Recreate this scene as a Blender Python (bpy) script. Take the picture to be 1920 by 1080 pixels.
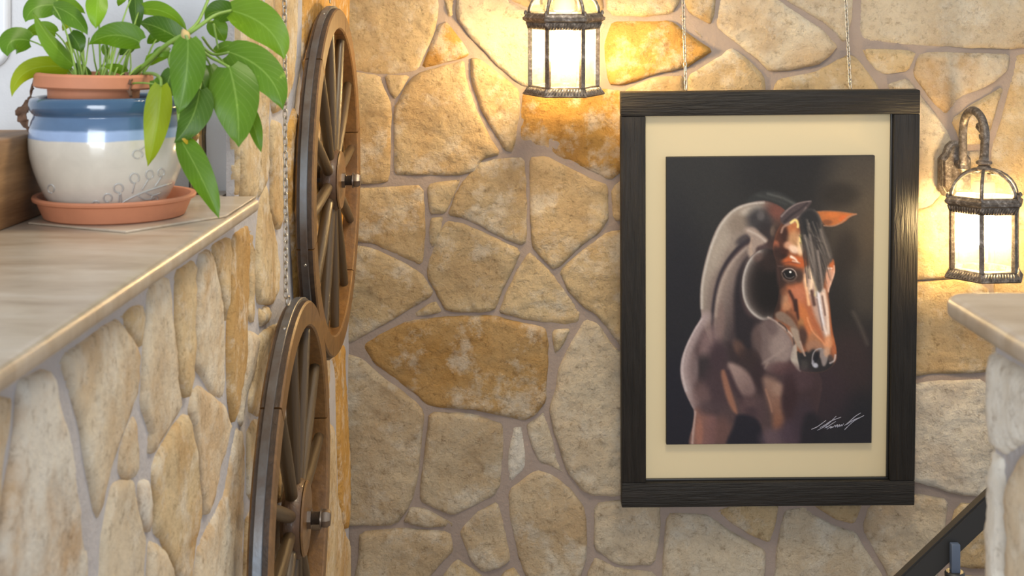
import bpy, bmesh, math, random
import numpy as np
from mathutils import Vector, Matrix, Quaternion, noise
from mathutils.geometry import delaunay_2d_cdt
from mathutils.bvhtree import BVHTree

# ------------------------------------------------------------------ reset
for o in list(bpy.data.objects):
    bpy.data.objects.remove(o, do_unlink=True)
SC = bpy.context.scene
COL = SC.collection
random.seed(7)

# ------------------------------------------------------------------ camera
F = 2400.0            # focal length in pixels of the 1920 px wide frame
CX, CY = 950.0, 65.0  # principal point (cropped photograph: verticals stay vertical)
CZ = 1.90             # eye height
cam_d = bpy.data.cameras.new('camera')
cam = bpy.data.objects.new('camera', cam_d); COL.objects.link(cam)
cam.location = (0, 0, CZ); cam.rotation_euler = (math.pi/2, 0, 0)
cam_d.sensor_width = 36.0; cam_d.lens = F/1920*36.0
cam_d.shift_x = (960-CX)/1920; cam_d.shift_y = -(540-CY)/1920
cam_d.clip_start = 0.02
cam_d.dof.use_dof = True; cam_d.dof.focus_distance = 2.9; cam_d.dof.aperture_fstop = 11.0
SC.camera = cam

# ------------------------------------------------------------------ light
SC.view_settings.view_transform = 'Standard'
SC.view_settings.look = 'None'
SC.view_settings.gamma = 1.0
SC.view_settings.use_curve_mapping = False
SC.view_settings.exposure = 0.0
W = bpy.data.worlds.new('world'); SC.world = W; W.use_nodes = True
bg = W.node_tree.nodes['Background']
bg.inputs[0].default_value = (0.86, 0.92, 1.0, 1); bg.inputs[1].default_value = 0.74
def area(name, loc, target, size, power, color):
    l = bpy.data.lights.new(name, 'AREA'); l.shape = 'RECTANGLE'; l.size = size[0]; l.size_y = size[1]
    l.energy = power; l.color = color
    o = bpy.data.objects.new(name, l); COL.objects.link(o); o.location = loc
    o.rotation_euler = (Vector(target)-Vector(loc)).to_track_quat('-Z', 'Y').to_euler()
    return o
area('window_daylight', (-0.5, -2.6, CZ+0.15), (0.3, 3.0, CZ-0.6), (1.9, 2.1), 150, (0.88, 0.94, 1.0))
area('ceiling_lamp', (0.45, 1.75, CZ+1.25), (0.45, 3.1, CZ-0.5), (0.5, 0.5), 30, (1.0, 0.86, 0.62))
BULB_STRENGTH = 340.0

# ------------------------------------------------------------------ helpers
def P(px, py, Y):
    return Vector(((px-CX)*Y/F, Y, CZ-(py-CY)*Y/F))
def PX(px, py, X):                       # point of the plane x = X
    Y = X*F/(px-CX)
    return Vector((X, Y, CZ-(py-CY)*Y/F))
def s2l(c):
    return tuple(((v/255)/12.92 if v/255 <= 0.04045 else ((v/255+0.055)/1.055)**2.4) for v in c)
def tag(o, label=None, cat=None, group=None, kind=None):
    if label: o['label'] = label
    if cat: o['category'] = cat
    if group: o['group'] = group
    if kind: o['kind'] = kind
    return o
def empty(name, loc=(0, 0, 0), rot=(0, 0, 0)):
    o = bpy.data.objects.new(name, None); COL.objects.link(o)
    o.location = loc; o.rotation_euler = rot; o.empty_display_size = 0.05
    return o
def mesh_from(name, verts, faces, mat=None, smooth=True):
    me = bpy.data.meshes.new(name); me.from_pydata([tuple(v) for v in verts], [], faces); me.update()
    if mat: me.materials.append(mat)
    if smooth:
        me.polygons.foreach_set('use_smooth', [True]*len(me.polygons))
    return me
def link(name, me, parent=None, loc=None, rot=None):
    o = bpy.data.objects.new(name, me); COL.objects.link(o)
    if parent: o.parent = parent
    if loc is not None: o.location = loc
    if rot is not None: o.rotation_euler = rot
    return o
def centred(me):
    """move the mesh so that its origin lies at its centre; returns the offset"""
    n = len(me.vertices); co = np.empty(n*3); me.vertices.foreach_get('co', co); co = co.reshape(-1, 3)
    c = (co.min(0)+co.max(0))/2
    me.vertices.foreach_set('co', (co-c).ravel()); me.update()
    return Vector(c)
def bm_mesh(name, bm, mat=None, smooth=False, angle=None):
    me = bpy.data.meshes.new(name)
    bmesh.ops.recalc_face_normals(bm, faces=bm.faces)
    bm.to_mesh(me); bm.free()
    if mat: me.materials.append(mat)
    if smooth:
        me.polygons.foreach_set('use_smooth', [True]*len(me.polygons))
        if angle: 
            try: me.set_sharp_from_angle(angle=math.radians(angle))
            except Exception: pass
    return me
def bm_box(bm, lo, hi, bevel=0, seg=2):
    r = bmesh.ops.create_cube(bm, size=1.0)
    vs = r['verts']
    for v in vs:
        v.co = Vector([lo[i]+(hi[i]-lo[i])*(v.co[i]+0.5) for i in range(3)])
    if bevel:
        es = list({e for v in vs for e in v.link_edges})
        bmesh.ops.bevel(bm, geom=es, offset=bevel, segments=seg, affect='EDGES', profile=0.5)
def box_mesh(name, lo, hi, mat, bevel=0.0, seg=2):
    bm = bmesh.new(); bm_box(bm, lo, hi, bevel, seg)
    return bm_mesh(name, bm, mat, smooth=bevel > 0, angle=40)
def lathe(profile, n=48, axis='Z', close=False):
    """profile: list of (r, h)"""
    vs, fs = [], []
    m = len(profile)
    for i in range(n):
        a = 2*math.pi*i/n
        for r, h in profile:
            if axis == 'Z': vs.append((r*math.cos(a), r*math.sin(a), h))
            else: vs.append((h, r*math.cos(a), r*math.sin(a)))
    for i in range(n):
        j = (i+1) % n
        for k in range(m-1):
            fs.append((i*m+k, j*m+k, j*m+k+1, i*m+k+1))
    return vs, fs
def lathe_mesh(name, profile, mat, n=48, axis='Z', angle=35, smooth=True):
    vs, fs = lathe(profile, n, axis)
    me = bpy.data.meshes.new(name); me.from_pydata(vs, [], fs)
    bm = bmesh.new(); bm.from_mesh(me)
    bmesh.ops.remove_doubles(bm, verts=bm.verts, dist=1e-6)
    bmesh.ops.recalc_face_normals(bm, faces=bm.faces)
    bm.to_mesh(me); bm.free()
    if mat: me.materials.append(mat)
    if smooth:
        me.polygons.foreach_set('use_smooth', [True]*len(me.polygons))
        me.set_sharp_from_angle(angle=math.radians(angle))
    return me
def tube(path, radii, n=8, closed=False, cap=True):
    pts = [Vector(p) for p in path]
    if not hasattr(radii, '__len__'): radii = [radii]*len(pts)
    vs, fs = [], []
    L = len(pts); nrm = None
    for i, p in enumerate(pts):
        if closed: t = pts[(i+1) % L]-pts[i-1]
        else: t = pts[min(i+1, L-1)]-pts[max(i-1, 0)]
        t.normalize()
        if nrm is None:
            nrm = t.orthogonal().normalized()
        else:
            nrm = (nrm-t*nrm.dot(t)).normalized()
        b = t.cross(nrm)
        for k in range(n):
            a = 2*math.pi*k/n
            vs.append(p+(nrm*math.cos(a)+b*math.sin(a))*radii[i])
    rng = L if closed else L-1
    for i in range(rng):
        j = (i+1) % L
        for k in range(n):
            k2 = (k+1) % n
            fs.append((i*n+k, i*n+k2, j*n+k2, j*n+k))
    if not closed and cap:
        fs.append(tuple(range(n-1, -1, -1))); fs.append(tuple((L-1)*n+k for k in range(n)))
    return vs, fs
def tube_mesh(name, path, radii, mat, n=8, closed=False):
    vs, fs = tube(path, radii, n, closed)
    return mesh_from(name, vs, fs, mat)
def catmull(pts, seg=6, closed=False):
    pts = [np.array(p, float) for p in pts]; out = []; n = len(pts)
    rng = n if closed else n-1
    for i in range(rng):
        if closed: p0, p1, p2, p3 = pts[i-1], pts[i], pts[(i+1) % n], pts[(i+2) % n]
        else: p0, p1, p2, p3 = pts[max(i-1, 0)], pts[i], pts[i+1], pts[min(i+2, n-1)]
        for k in range(seg):
            t = k/seg
            out.append(0.5*((2*p1)+(-p0+p2)*t+(2*p0-5*p1+4*p2-p3)*t*t+(-p0+3*p1-3*p2+p3)*t**3))
    if not closed: out.append(pts[-1])
    return out

# ------------------------------------------------------------------ materials
class NT:
    def __init__(s, name):
        s.m = bpy.data.materials.new(name); s.m.use_nodes = True
        s.t = s.m.node_tree; s.b = s.t.nodes['Principled BSDF']; s.out = s.t.nodes['Material Output']
    def n(s, typ, **kw):
        nd = s.t.nodes.new(typ)
        for k, v in kw.items():
            if k in nd.inputs: nd.inputs[k].default_value = v
            else: setattr(nd, k, v)
        return nd
    def l(s, a, b): s.t.links.new(a, b)
    def set(s, **kw):
        for k, v in kw.items():
            s.b.inputs[k.replace('_', ' ')].default_value = v
def ramp(nt, src, stops):
    r = nt.n('ShaderNodeValToRGB'); e = r.color_ramp.elements
    while len(e) < len(stops): e.new(0.5)
    for i, (p, c) in enumerate(stops):
        e[i].position = p; e[i].color = (c[0], c[1], c[2], 1) if hasattr(c, '__len__') else (c, c, c, 1)
    nt.l(src, r.inputs[0]); return r
def mixc(nt, fac, a, b, mode='MIX'):
    m = nt.n('ShaderNodeMix'); m.data_type = 'RGBA'; m.blend_type = mode
    for i, v in ((0, fac), (6, a), (7, b)):
        if hasattr(v, 'links') or hasattr(v, 'is_linked'): nt.l(v, m.inputs[i])
        else: m.inputs[i].default_value = v if i == 0 else (v[0], v[1], v[2], 1)
    return m.outputs[2]
def bump(nt, h, strength, dist, prev=None):
    b = nt.n('ShaderNodeBump'); b.inputs['Strength'].default_value = strength; b.inputs['Distance'].default_value = dist
    nt.l(h, b.inputs['Height'])
    if prev: nt.l(prev, b.inputs['Normal'])
    return b.outputs[0]
def noise_n(nt, vec, scale, detail=5, rough=0.6, dist=0.0):
    n = nt.n('ShaderNodeTexNoise'); n.inputs['Scale'].default_value = scale; n.inputs['Detail'].default_value = detail
    n.inputs['Roughness'].default_value = rough; n.inputs['Distortion'].default_value = dist
    nt.l(vec, n.inputs['Vector']); return n.outputs[0]

def make_stone(name, rough_bump, stain_scale):
    t = NT(name); t.set(Roughness=0.92)
    t.b.inputs['Specular IOR Level'].default_value = 0.25
    geo = t.n('ShaderNodeNewGeometry'); pos = geo.outputs['Position']
    oi = t.n('ShaderNodeObjectInfo')
    add = t.n('ShaderNodeVectorMath', operation='ADD'); t.l(pos, add.inputs[0])
    mul = t.n('ShaderNodeVectorMath', operation='SCALE'); cmb = t.n('ShaderNodeCombineXYZ')
    t.l(oi.outputs['Random'], cmb.inputs[0]); t.l(oi.outputs['Random'], cmb.inputs[2])
    t.l(cmb.outputs[0], mul.inputs[0]); mul.inputs['Scale'].default_value = 37.0; t.l(mul.outputs[0], add.inputs[1])
    v = add.outputs[0]
    base = oi.outputs['Color']
    # pale mineral blooms and ochre iron stains
    n1 = noise_n(t, v, stain_scale, 6, 0.62, 0.35)
    r1 = ramp(t, n1, [(0.43, 0.0), (0.62, 1.0)])
    st = t.n('ShaderNodeMath', operation='MULTIPLY'); t.l(r1.outputs[0], st.inputs[0]); t.l(oi.outputs['Alpha'], st.inputs[1])
    c = mixc(t, st.outputs[0], base, (0.50, 0.27, 0.075))
    n2 = noise_n(t, v, stain_scale*2.3, 7, 0.7)
    r2 = ramp(t, n2, [(0.50, 0.0), (0.64, 1.0)])
    c = mixc(t, mathm(t, r2.outputs[0], 0.6), c, (0.80, 0.74, 0.63))
    n3 = noise_n(t, v, stain_scale*9, 8, 0.75)
    r3 = ramp(t, n3, [(0.32, (0.52, 0.45, 0.38)), (0.46, (1, 1, 1)), (0.8, (1.12, 1.1, 1.06))])
    c = mixc(t, 0.8, c, r3.outputs[0], 'MULTIPLY')
    n4 = noise_n(t, v, stain_scale*1.5, 4, 0.5)
    r4 = ramp(t, n4, [(0.30, (0.80, 0.77, 0.74)), (0.55, (1.0, 1.0, 1.0))])
    c = mixc(t, 0.7, c, r4.outputs[0], 'MULTIPLY')
    t.l(c, t.b.inputs['Base Color'])
    h1 = noise_n(t, v, 26, 12, 0.66)
    h2 = noise_n(t, v, 130, 8, 0.7)
    nm = bump(t, h1, rough_bump, 0.046)
    nm = bump(t, h2, rough_bump*0.7, 0.011, nm)
    t.l(nm, t.b.inputs['Normal'])
    return t.m
def mathm(nt, a, b, op='MULTIPLY'):
    m = nt.n('ShaderNodeMath', operation=op); nt.l(a, m.inputs[0]); m.inputs[1].default_value = b; return m.outputs[0]

STONE = make_stone('quarry_stone', 0.9, 5.5)
STONE_SMOOTH = make_stone('dressed_stone', 0.45, 7.5)

def make_simple(name, col, rough=0.5, metal=0.0, spec=0.5, bscale=None, bstr=0.2, bdist=0.002, var=0.0, vscale=20, coat=0.0):
    t = NT(name); t.set(Roughness=rough, Metallic=metal)
    t.b.inputs['Specular IOR Level'].default_value = spec
    t.b.inputs['Coat Weight'].default_value = coat
    t.b.inputs['Base Color'].default_value = (*col, 1)
    tc = t.n('ShaderNodeTexCoord')
    if var:
        nn = noise_n(t, tc.outputs['Object'], vscale, 5, 0.6)
        r = ramp(t, nn, [(0.3, 1-var), (0.7, 1+var)])
        t.l(mixc(t, 1.0, col, r.outputs[0], 'MULTIPLY'), t.b.inputs['Base Color'])
    if bscale:
        t.l(bump(t, noise_n(t, tc.outputs['Object'], bscale, 6, 0.6), bstr, bdist), t.b.inputs['Normal'])
    return t.m
MORTAR = make_simple('mortar', (0.265, 0.21, 0.178), 0.95, spec=0.2, bscale=90, bstr=0.5, bdist=0.006, var=0.12, vscale=6)
MORTAR_COOL = make_simple('mortar_grey', (0.50, 0.475, 0.48), 0.95, spec=0.2, bscale=90, bstr=0.5, bdist=0.006, var=0.12, vscale=6)
PLASTER = make_simple('white_plaster', (0.67, 0.67, 0.685), 0.85, spec=0.25, bscale=35, bstr=0.25, bdist=0.006, var=0.03, vscale=5)
WHITE = make_simple('white_enamel', (0.72, 0.73, 0.76), 0.35)
FLOORM = make_simple('floor_tile', (0.33, 0.27, 0.21), 0.5, var=0.15, vscale=3)
TERRA = make_simple('terracotta', (0.53, 0.215, 0.115), 0.62, spec=0.3, bscale=140, bstr=0.12, bdist=0.002, var=0.07, vscale=25)
SOIL = make_simple('potting_soil', (0.05, 0.033, 0.022), 0.95, bscale=120, bstr=0.9, bdist=0.01, var=0.3, vscale=90)
BLACKMETAL = make_simple('black_painted_metal', (0.022, 0.021, 0.020), 0.42, bscale=60, bstr=0.06)
BLUEMETAL = make_simple('blue_grey_painted_metal', (0.085, 0.11, 0.16), 0.4, bscale=80, bstr=0.05)
CHAINM = make_simple('galvanised_chain', (0.48, 0.45, 0.40), 0.35, metal=1.0)
BOLTM = make_simple('worn_bolt_steel', (0.22, 0.175, 0.14), 0.38, metal=0.9, bscale=200, bstr=0.3, var=0.2, vscale=60)
MATB = make_simple('cream_passepartout', (0.63, 0.52, 0.325), 0.75, spec=0.25, bscale=300, bstr=0.04)
DRY = make_simple('withered_leaf', (0.16, 0.085, 0.05), 0.85, bscale=90, bstr=0.5, bdist=0.004, var=0.35, vscale=80)
STEMM = make_simple('plant_stem', (0.20, 0.32, 0.05), 0.5, var=0.2, vscale=30)
SOCKET = make_simple('lamp_socket', (0.72, 0.62, 0.42), 0.5)
CANVASEDGE = make_simple('canvas_edge', (0.02, 0.018, 0.018), 0.7)

def make_lanternmetal():
    t = NT('antiqued_lantern_metal'); t.set(Roughness=0.48, Metallic=0.55)
    tc = t.n('ShaderNodeTexCoord')
    n = noise_n(t, tc.outputs['Object'], 90, 6, 0.7)
    r = ramp(t, n, [(0.36, (0.07, 0.055, 0.043)), (0.54, (0.16, 0.135, 0.115)), (0.72, (0.42, 0.38, 0.35))])
    t.l(r.outputs[0], t.b.inputs['Base Color'])
    t.l(bump(t, n, 0.35, 0.003), t.b.inputs['Normal'])
    return t.m
LMETAL = make_lanternmetal()
def make_glass(name, tint, frost, gl=0.16):
    t = NT(name); t.t.nodes.remove(t.b)
    tr = t.n('ShaderNodeBsdfTransparent'); tr.inputs[0].default_value = (*tint, 1)
    g = t.n('ShaderNodeBsdfGlossy'); g.inputs['Roughness'].default_value = 0.06
    tl = t.n('ShaderNodeBsdfTranslucent'); tl.inputs[0].default_value = (0.95, 0.9, 0.8, 1)
    lw = t.n('ShaderNodeLayerWeight'); lw.inputs[0].default_value = gl
    tc = t.n('ShaderNodeTexCoord'); nn = noise_n(t, tc.outputs['Object'], 40, 3, 0.5)
    t.l(bump(t, nn, 0.25, 0.004), g.inputs['Normal'])
    m1 = t.n('ShaderNodeMixShader'); m1.inputs[0].default_value = frost; t.l(tr.outputs[0], m1.inputs[1]); t.l(tl.outputs[0], m1.inputs[2])
    m2 = t.n('ShaderNodeMixShader'); t.l(lw.outputs['Fresnel'], m2.inputs[0]); t.l(m1.outputs[0], m2.inputs[1]); t.l(g.outputs[0], m2.inputs[2])
    t.l(m2.outputs[0], t.out.inputs['Surface'])
    return t.m
GLASS = make_glass('lantern_glass', (0.97, 0.96, 0.92), 0.03, 0.10)
AMBERGLASS = make_glass('amber_glass', (0.95, 0.82, 0.55), 0.12, 0.35)
def make_emit(name, col, s):
    t = NT(name); t.t.nodes.remove(t.b)
    e = t.n('ShaderNodeEmission'); e.inputs[0].default_value = (*col, 1); e.inputs[1].default_value = s
    t.l(e.outputs[0], t.out.inputs['Surface']); return t.m
BULBM = make_emit('bulb_glow', (1.0, 0.70, 0.33), BULB_STRENGTH)

def make_wood(name, c_dark, c_light, scale=14, stretch=0.06, rough=0.55, bstr=0.5, spec=0.4, axis=0, coat=0.0, bdist=0.004):
    t = NT(name); t.set(Roughness=rough)
    t.b.inputs['Specular IOR Level'].default_value = spec; t.b.inputs['Coat Weight'].default_value = coat
    tc = t.n('ShaderNodeTexCoord'); mp = t.n('ShaderNodeMapping')
    sc = [1.0, 1.0, 1.0]; sc[axis] = stretch
    mp.inputs['Scale'].default_value = sc
    t.l(tc.outputs['Object'], mp.inputs['Vector'])
    n1 = noise_n(t, mp.outputs[0], scale, 6, 0.6, 1.2)
    n2 = noise_n(t, mp.outputs[0], scale*6, 5, 0.6, 0.3)
    r = ramp(t, n1, [(0.30, c_dark), (0.70, c_light)])
    r2 = ramp(t, n2, [(0.3, 0.72), (0.65, 1.08)])
    t.l(mixc(t, 0.8, r.outputs[0], r2.outputs[0], 'MULTIPLY'), t.b.inputs['Base Color'])
    nm = bump(t, n2, bstr, bdist); t.l(nm, t.b.inputs['Normal'])
    return t.m
FRAMEWOOD = make_wood('black_stained_wood', (0.010, 0.009, 0.008), (0.026, 0.022, 0.019), 26, 0.07, 0.50, 0.8, 0.26, 0, bdist=0.006)
BLOCKWOOD = make_wood('brown_beam_wood', (0.24, 0.125, 0.052), (0.42, 0.245, 0.115), 16, 0.10, 0.6, 0.4, 0.35, 1)
FELLOEWOOD = make_wood('varnished_felloe_wood', (0.11, 0.05, 0.014), (0.225, 0.112, 0.034), 22, 0.25, 0.42, 0.3, 0.5, 1, 0.15)
SPOKEWOOD = make_wood('turned_spoke_wood', (0.045, 0.026, 0.011), (0.10, 0.06, 0.025), 30, 0.08, 0.45, 0.25, 0.5, 2, 0.1)
HUBWOOD = make_wood('dark_hub_wood', (0.055, 0.026, 0.012), (0.13, 0.062, 0.025), 26, 0.4, 0.42, 0.3, 0.5, 2, 0.1)
def make_iron():
    t = NT('blued_iron_tyre'); t.set(Roughness=0.42, Metallic=0.75)
    tc = t.n('ShaderNodeTexCoord'); n = noise_n(t, tc.outputs['Object'], 9, 5, 0.6)
    r = ramp(t, n, [(0.35, (0.115, 0.082, 0.062)), (0.55, (0.17, 0.165, 0.165)), (0.7, (0.20, 0.22, 0.25))])
    t.l(r.outputs[0], t.b.inputs['Base Color'])
    t.l(bump(t, noise_n(t, tc.outputs['Object'], 70, 5, 0.6), 0.15, 0.003), t.b.inputs['Normal'])
    return t.m
IRON = make_iron()
TYREWOOD = make_wood('dark_rim_wood', (0.035, 0.021, 0.013), (0.075, 0.043, 0.024), 22, 0.25, 0.5, 0.3, 0.4, 1)

def make_marble():
    t = NT('beige_travertine_slab'); t.set(Roughness=0.30)
    geo = t.n('ShaderNodeNewGeometry'); mp = t.n('ShaderNodeMapping'); mp.inputs['Scale'].default_value = (1.0, 3.6, 1.0)
    mp.inputs['Rotation'].default_value = (0, 0, 0.25)
    t.l(geo.outputs['Position'], mp.inputs['Vector'])
    n1 = noise_n(t, mp.outputs[0], 5.5, 7, 0.6, 0.8)
    n2 = noise_n(t, mp.outputs[0], 26, 6, 0.65, 0.4)
    r = ramp(t, n1, [(0.32, (0.37, 0.29, 0.21)), (0.5, (0.46, 0.38, 0.29)), (0.68, (0.52, 0.45, 0.37))])
    r2 = ramp(t, n2, [(0.32, (0.86, 0.83, 0.80)), (0.6, (1.02, 1.01, 1.0))])
    t.l(mixc(t, 0.8, r.outputs[0], r2.outputs[0], 'MULTIPLY'), t.b.inputs['Base Color'])
    t.l(bump(t, n2, 0.06, 0.003), t.b.inputs['Normal'])
    return t.m
MARBLE = make_marble()

def make_leaf():
    t = NT('pothos_leaf'); t.set(Roughness=0.42)
    t.b.inputs['Specular IOR Level'].default_value = 0.35
    oi = t.n('ShaderNodeObjectInfo'); uv = t.n('ShaderNodeUVMap'); uv.uv_map = 'UVMap'
    sep = t.n('ShaderNodeSeparateXYZ'); t.l(uv.outputs[0], sep.inputs[0])
    # distance to the midrib, u in [-1, 1] stored as 0..1
    u = mathm(t, mathm(t, sep.outputs[0], 0.5, 'SUBTRACT'), 1.0, 'MULTIPLY')
    au = t.n('ShaderNodeMath', operation='ABSOLUTE'); t.l(u, au.inputs[0])
    rib = ramp(t, au.outputs[0], [(0.0, 1.0), (0.035, 0.0)])
    # side veins: bands of (v - 0.9|u|)
    sub = t.n('ShaderNodeMath', operation='SUBTRACT'); t.l(sep.outputs[1], sub.inputs[0])
    t.l(mathm(t, au.outputs[0], 0.75), sub.inputs[1])
    sn = t.n('ShaderNodeMath', operation='SINE'); t.l(mathm(t, sub.outputs[0], 52), sn.inputs[0])
    vein = ramp(t, mathm(t, mathm(t, sn.outputs[0], 0.5), 0.5, 'ADD'), [(0.82, 0.0), (1.0, 1.0)])
    tc = t.n('ShaderNodeTexCoord')
    nn = noise_n(t, tc.outputs['Object'], 38, 6, 0.65, 0.8)
    fleck = ramp(t, nn, [(0.60, 0.0), (0.70, 1.0)])
    base = oi.outputs['Color']
    nb = noise_n(t, tc.outputs['Object'], 12, 3, 0.5)
    rb = ramp(t, nb, [(0.3, 0.82), (0.7, 1.15)])
    c = mixc(t, 1.0, base, rb.outputs[0], 'MULTIPLY')
    c = mixc(t, mathm(t, fleck.outputs[0], 0.35), c, (0.42, 0.60, 0.10))
    c = mixc(t, mathm(t, vein.outputs[0], 0.05), c, (0.45, 0.62, 0.18))
    c = mixc(t, mathm(t, rib.outputs[0], 0.3), c, (0.42, 0.60, 0.16))
    t.l(c, t.b.inputs['Base Color'])
    t.l(bump(t, vein.outputs[0], 0.10, 0.002), t.b.inputs['Normal'])
    tl = t.n('ShaderNodeBsdfTranslucent'); hs = t.n('ShaderNodeHueSaturation'); hs.inputs['Value'].default_value = 1.5; hs.inputs['Saturation'].default_value = 1.1
    t.l(c, hs.inputs['Color']); t.l(hs.outputs[0], tl.inputs[0])
    mx = t.n('ShaderNodeMixShader'); mx.inputs[0].default_value = 0.30
    t.l(t.b.outputs[0], mx.inputs[1]); t.l(tl.outputs[0], mx.inputs[2]); t.l(mx.outputs[0], t.out.inputs['Surface'])
    return t.m
LEAFM = make_leaf()

def make_glaze():
    t = NT('two_tone_pot_glaze'); t.set(Roughness=0.16)
    t.b.inputs['Coat Weight'].default_value = 0.5; t.b.inputs['Coat Roughness'].default_value = 0.06
    tc = t.n('ShaderNodeTexCoord'); sep = t.n('ShaderNodeSeparateXYZ'); t.l(tc.outputs['Object'], sep.inputs[0])
    nn = noise_n(t, tc.outputs['Object'], 14, 4, 0.55)
    wob = t.n('ShaderNodeMath', operation='MULTIPLY_ADD'); t.l(nn, wob.inputs[0]); wob.inputs[1].default_value = 0.006; t.l(sep.outputs[2], wob.inputs[2])
    zz = mathm(t, wob.outputs[0], 1/0.17)
    cream, lb, mb, db = (0.63, 0.585, 0.50), (0.30, 0.41, 0.62), (0.085, 0.155, 0.27), (0.040, 0.095, 0.175)
    z = lambda v: (v*.97+0.003)/0.17
    r = ramp(t, zz, [(z(0.102), cream), (z(0.1035), lb), (z(0.1145), lb), (z(0.1175), mb), (z(0.133), mb), (z(0.138), db)])
    n2 = noise_n(t, tc.outputs['Object'], 30, 5, 0.6, 0.6)
    r2 = ramp(t, n2, [(0.3, 0.82), (0.7, 1.1)])
    t.l(mixc(t, 0.45, r.outputs[0], r2.outputs[0], 'MULTIPLY'), t.b.inputs['Base Color'])
    return t.m
GLAZE = make_glaze()
RELIEF = make_simple('embossed_sprig_glaze', (0.45, 0.435, 0.41), 0.2, coat=0.4)

# ------------------------------------------------------------------ stone masonry
def chaikin(p, it=1):
    for _ in range(it):
        q = []
        for i in range(len(p)):
            a, b = p[i], p[(i+1) % len(p)]
            q.append(a*0.87+b*0.13); q.append(a*0.13+b*0.87)
        p = q
    return p
def edge_dist(pts, poly):
    """distance of points (n,2) to closed polygon (m,2), plus inside flag"""
    d = np.full(len(pts), 1e9); ins = np.zeros(len(pts), bool)
    m = len(poly)
    for i in range(m):
        a, b = poly[i], poly[(i+1) % m]
        ab = b-a; L = (ab**2).sum()+1e-12
        tt = np.clip(((pts-a)@ab)/L, 0, 1)
        q = a+tt[:, None]*ab
        d = np.minimum(d, np.hypot(*(pts-q).T))
        c = ((a[1] > pts[:, 1]) != (b[1] > pts[:, 1]))
        with np.errstate(divide='ignore', invalid='ignore'):
            xs = (b[0]-a[0])*(pts[:, 1]-a[1])/(b[1]-a[1])+a[0]
        ins ^= (c & (pts[:, 0] < xs))
    return d, ins
RNG = np.random.default_rng(11)
def stone_mesh(uv, to3, H, amp, step, mat, seed, inset=0.0, edge=0.010, jitter=0.0022, hmax=0.034):
    """uv: outline in metres on the wall plane; to3(u, v, h) -> world"""
    p = [np.array(q, float) for q in uv]
    p = chaikin(p, 1)
    # resample + wobble
    out = []
    for i in range(len(p)):
        a, b = p[i], p[(i+1) % len(p)]
        n = max(1, int(round(np.hypot(*(b-a))/(step*0.9))))
        for k in range(n): out.append(a+(b-a)*k/n)
    c = np.mean(out, axis=0); res = []
    for q in out:
        nz = noise.noise(Vector((q[0]*28, q[1]*28, seed*3.1)))+0.6*noise.noise(Vector((q[0]*75, q[1]*75, seed*1.7)))
        r = q-c; L = np.hypot(*r)+1e-9
        res.append(q+r/L*(nz*jitter-inset))
    poly = np.array(res)
    lo, hi = poly.min(0), poly.max(0)
    gx = np.arange(lo[0], hi[0], step); gy = np.arange(lo[1], hi[1], step*0.87)
    g = np.array([(x+(j % 2)*step/2, y) for j, y in enumerate(gy) for x in gx])
    if len(g):
        g = g+RNG.uniform(-0.22, 0.22, g.shape)*step
        d, ins = edge_dist(g, poly); g = g[ins & (d > 0.0032+step*0.45)]
    if not len(g): g = np.array([c])
    rv = poly-c; rl = np.hypot(rv[:, 0], rv[:, 1])[:, None]+1e-9
    inner = poly-rv/rl*0.0032
    d, ins = edge_dist(inner, poly); inner = inner[ins & (d > 0.0012)]
    if len(inner): g = np.vstack([inner, g])
    allp = np.vstack([poly, g]); m = len(poly)
    vs, _, fs, *_ = delaunay_2d_cdt([Vector(q) for q in allp], [(i, (i+1) % m) for i in range(m)], [], 1, 1e-6)
    vv = np.array([tuple(v) for v in vs]); d, _ = edge_dist(vv, poly)
    tx, ty = RNG.uniform(-0.035, 0.035, 2)
    verts = []
    for (x, y), dd in zip(vv, d):
        k = 1-math.exp(-dd/edge)
        n1 = noise.fractal(Vector((x*9, y*9, seed*5.3)), 0.9, 2.1, 4)
        n2 = noise.ridged_multi_fractal(Vector((x*24, y*24, seed*2.9)), 0.9, 2.0, 4, 1.0, 2.0)-1.0
        n3 = noise.noise(Vector((x*70, y*70, seed*2.2)))
        h = -0.004+(H+0.004)*k+k*amp*(n1*0.9+n2*0.42+n3*0.16)+k*((x-c[0])*tx+(y-c[1])*ty)
        verts.append(to3(x, y, min(h, hmax)))
    me = mesh_from('stone', verts, [tuple(f) for f in fs], mat)
    # faces outward: compare with the wall normal
    nrm = (to3(c[0], c[1], 1.0)-to3(c[0], c[1], 0.0))
    s = sum(pl.normal.dot(nrm) for pl in me.polygons)
    if s < 0: me.flip_normals()
    return me
SEED = [0]
def lay(wall, uv, to3, color, stain, H=0.02, amp=0.007, step=0.011, mat=None, inset=0.002, edge=0.010):
    SEED[0] += 1
    me = stone_mesh(uv, to3, H, amp, step, mat or STONE, SEED[0], inset, edge, 0.0022, 0.034 if mat is None else 0.0112)
    off = centred(me)
    o = link('stone', me, wall, off)
    o.color = (*color, stain)
    return o
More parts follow.
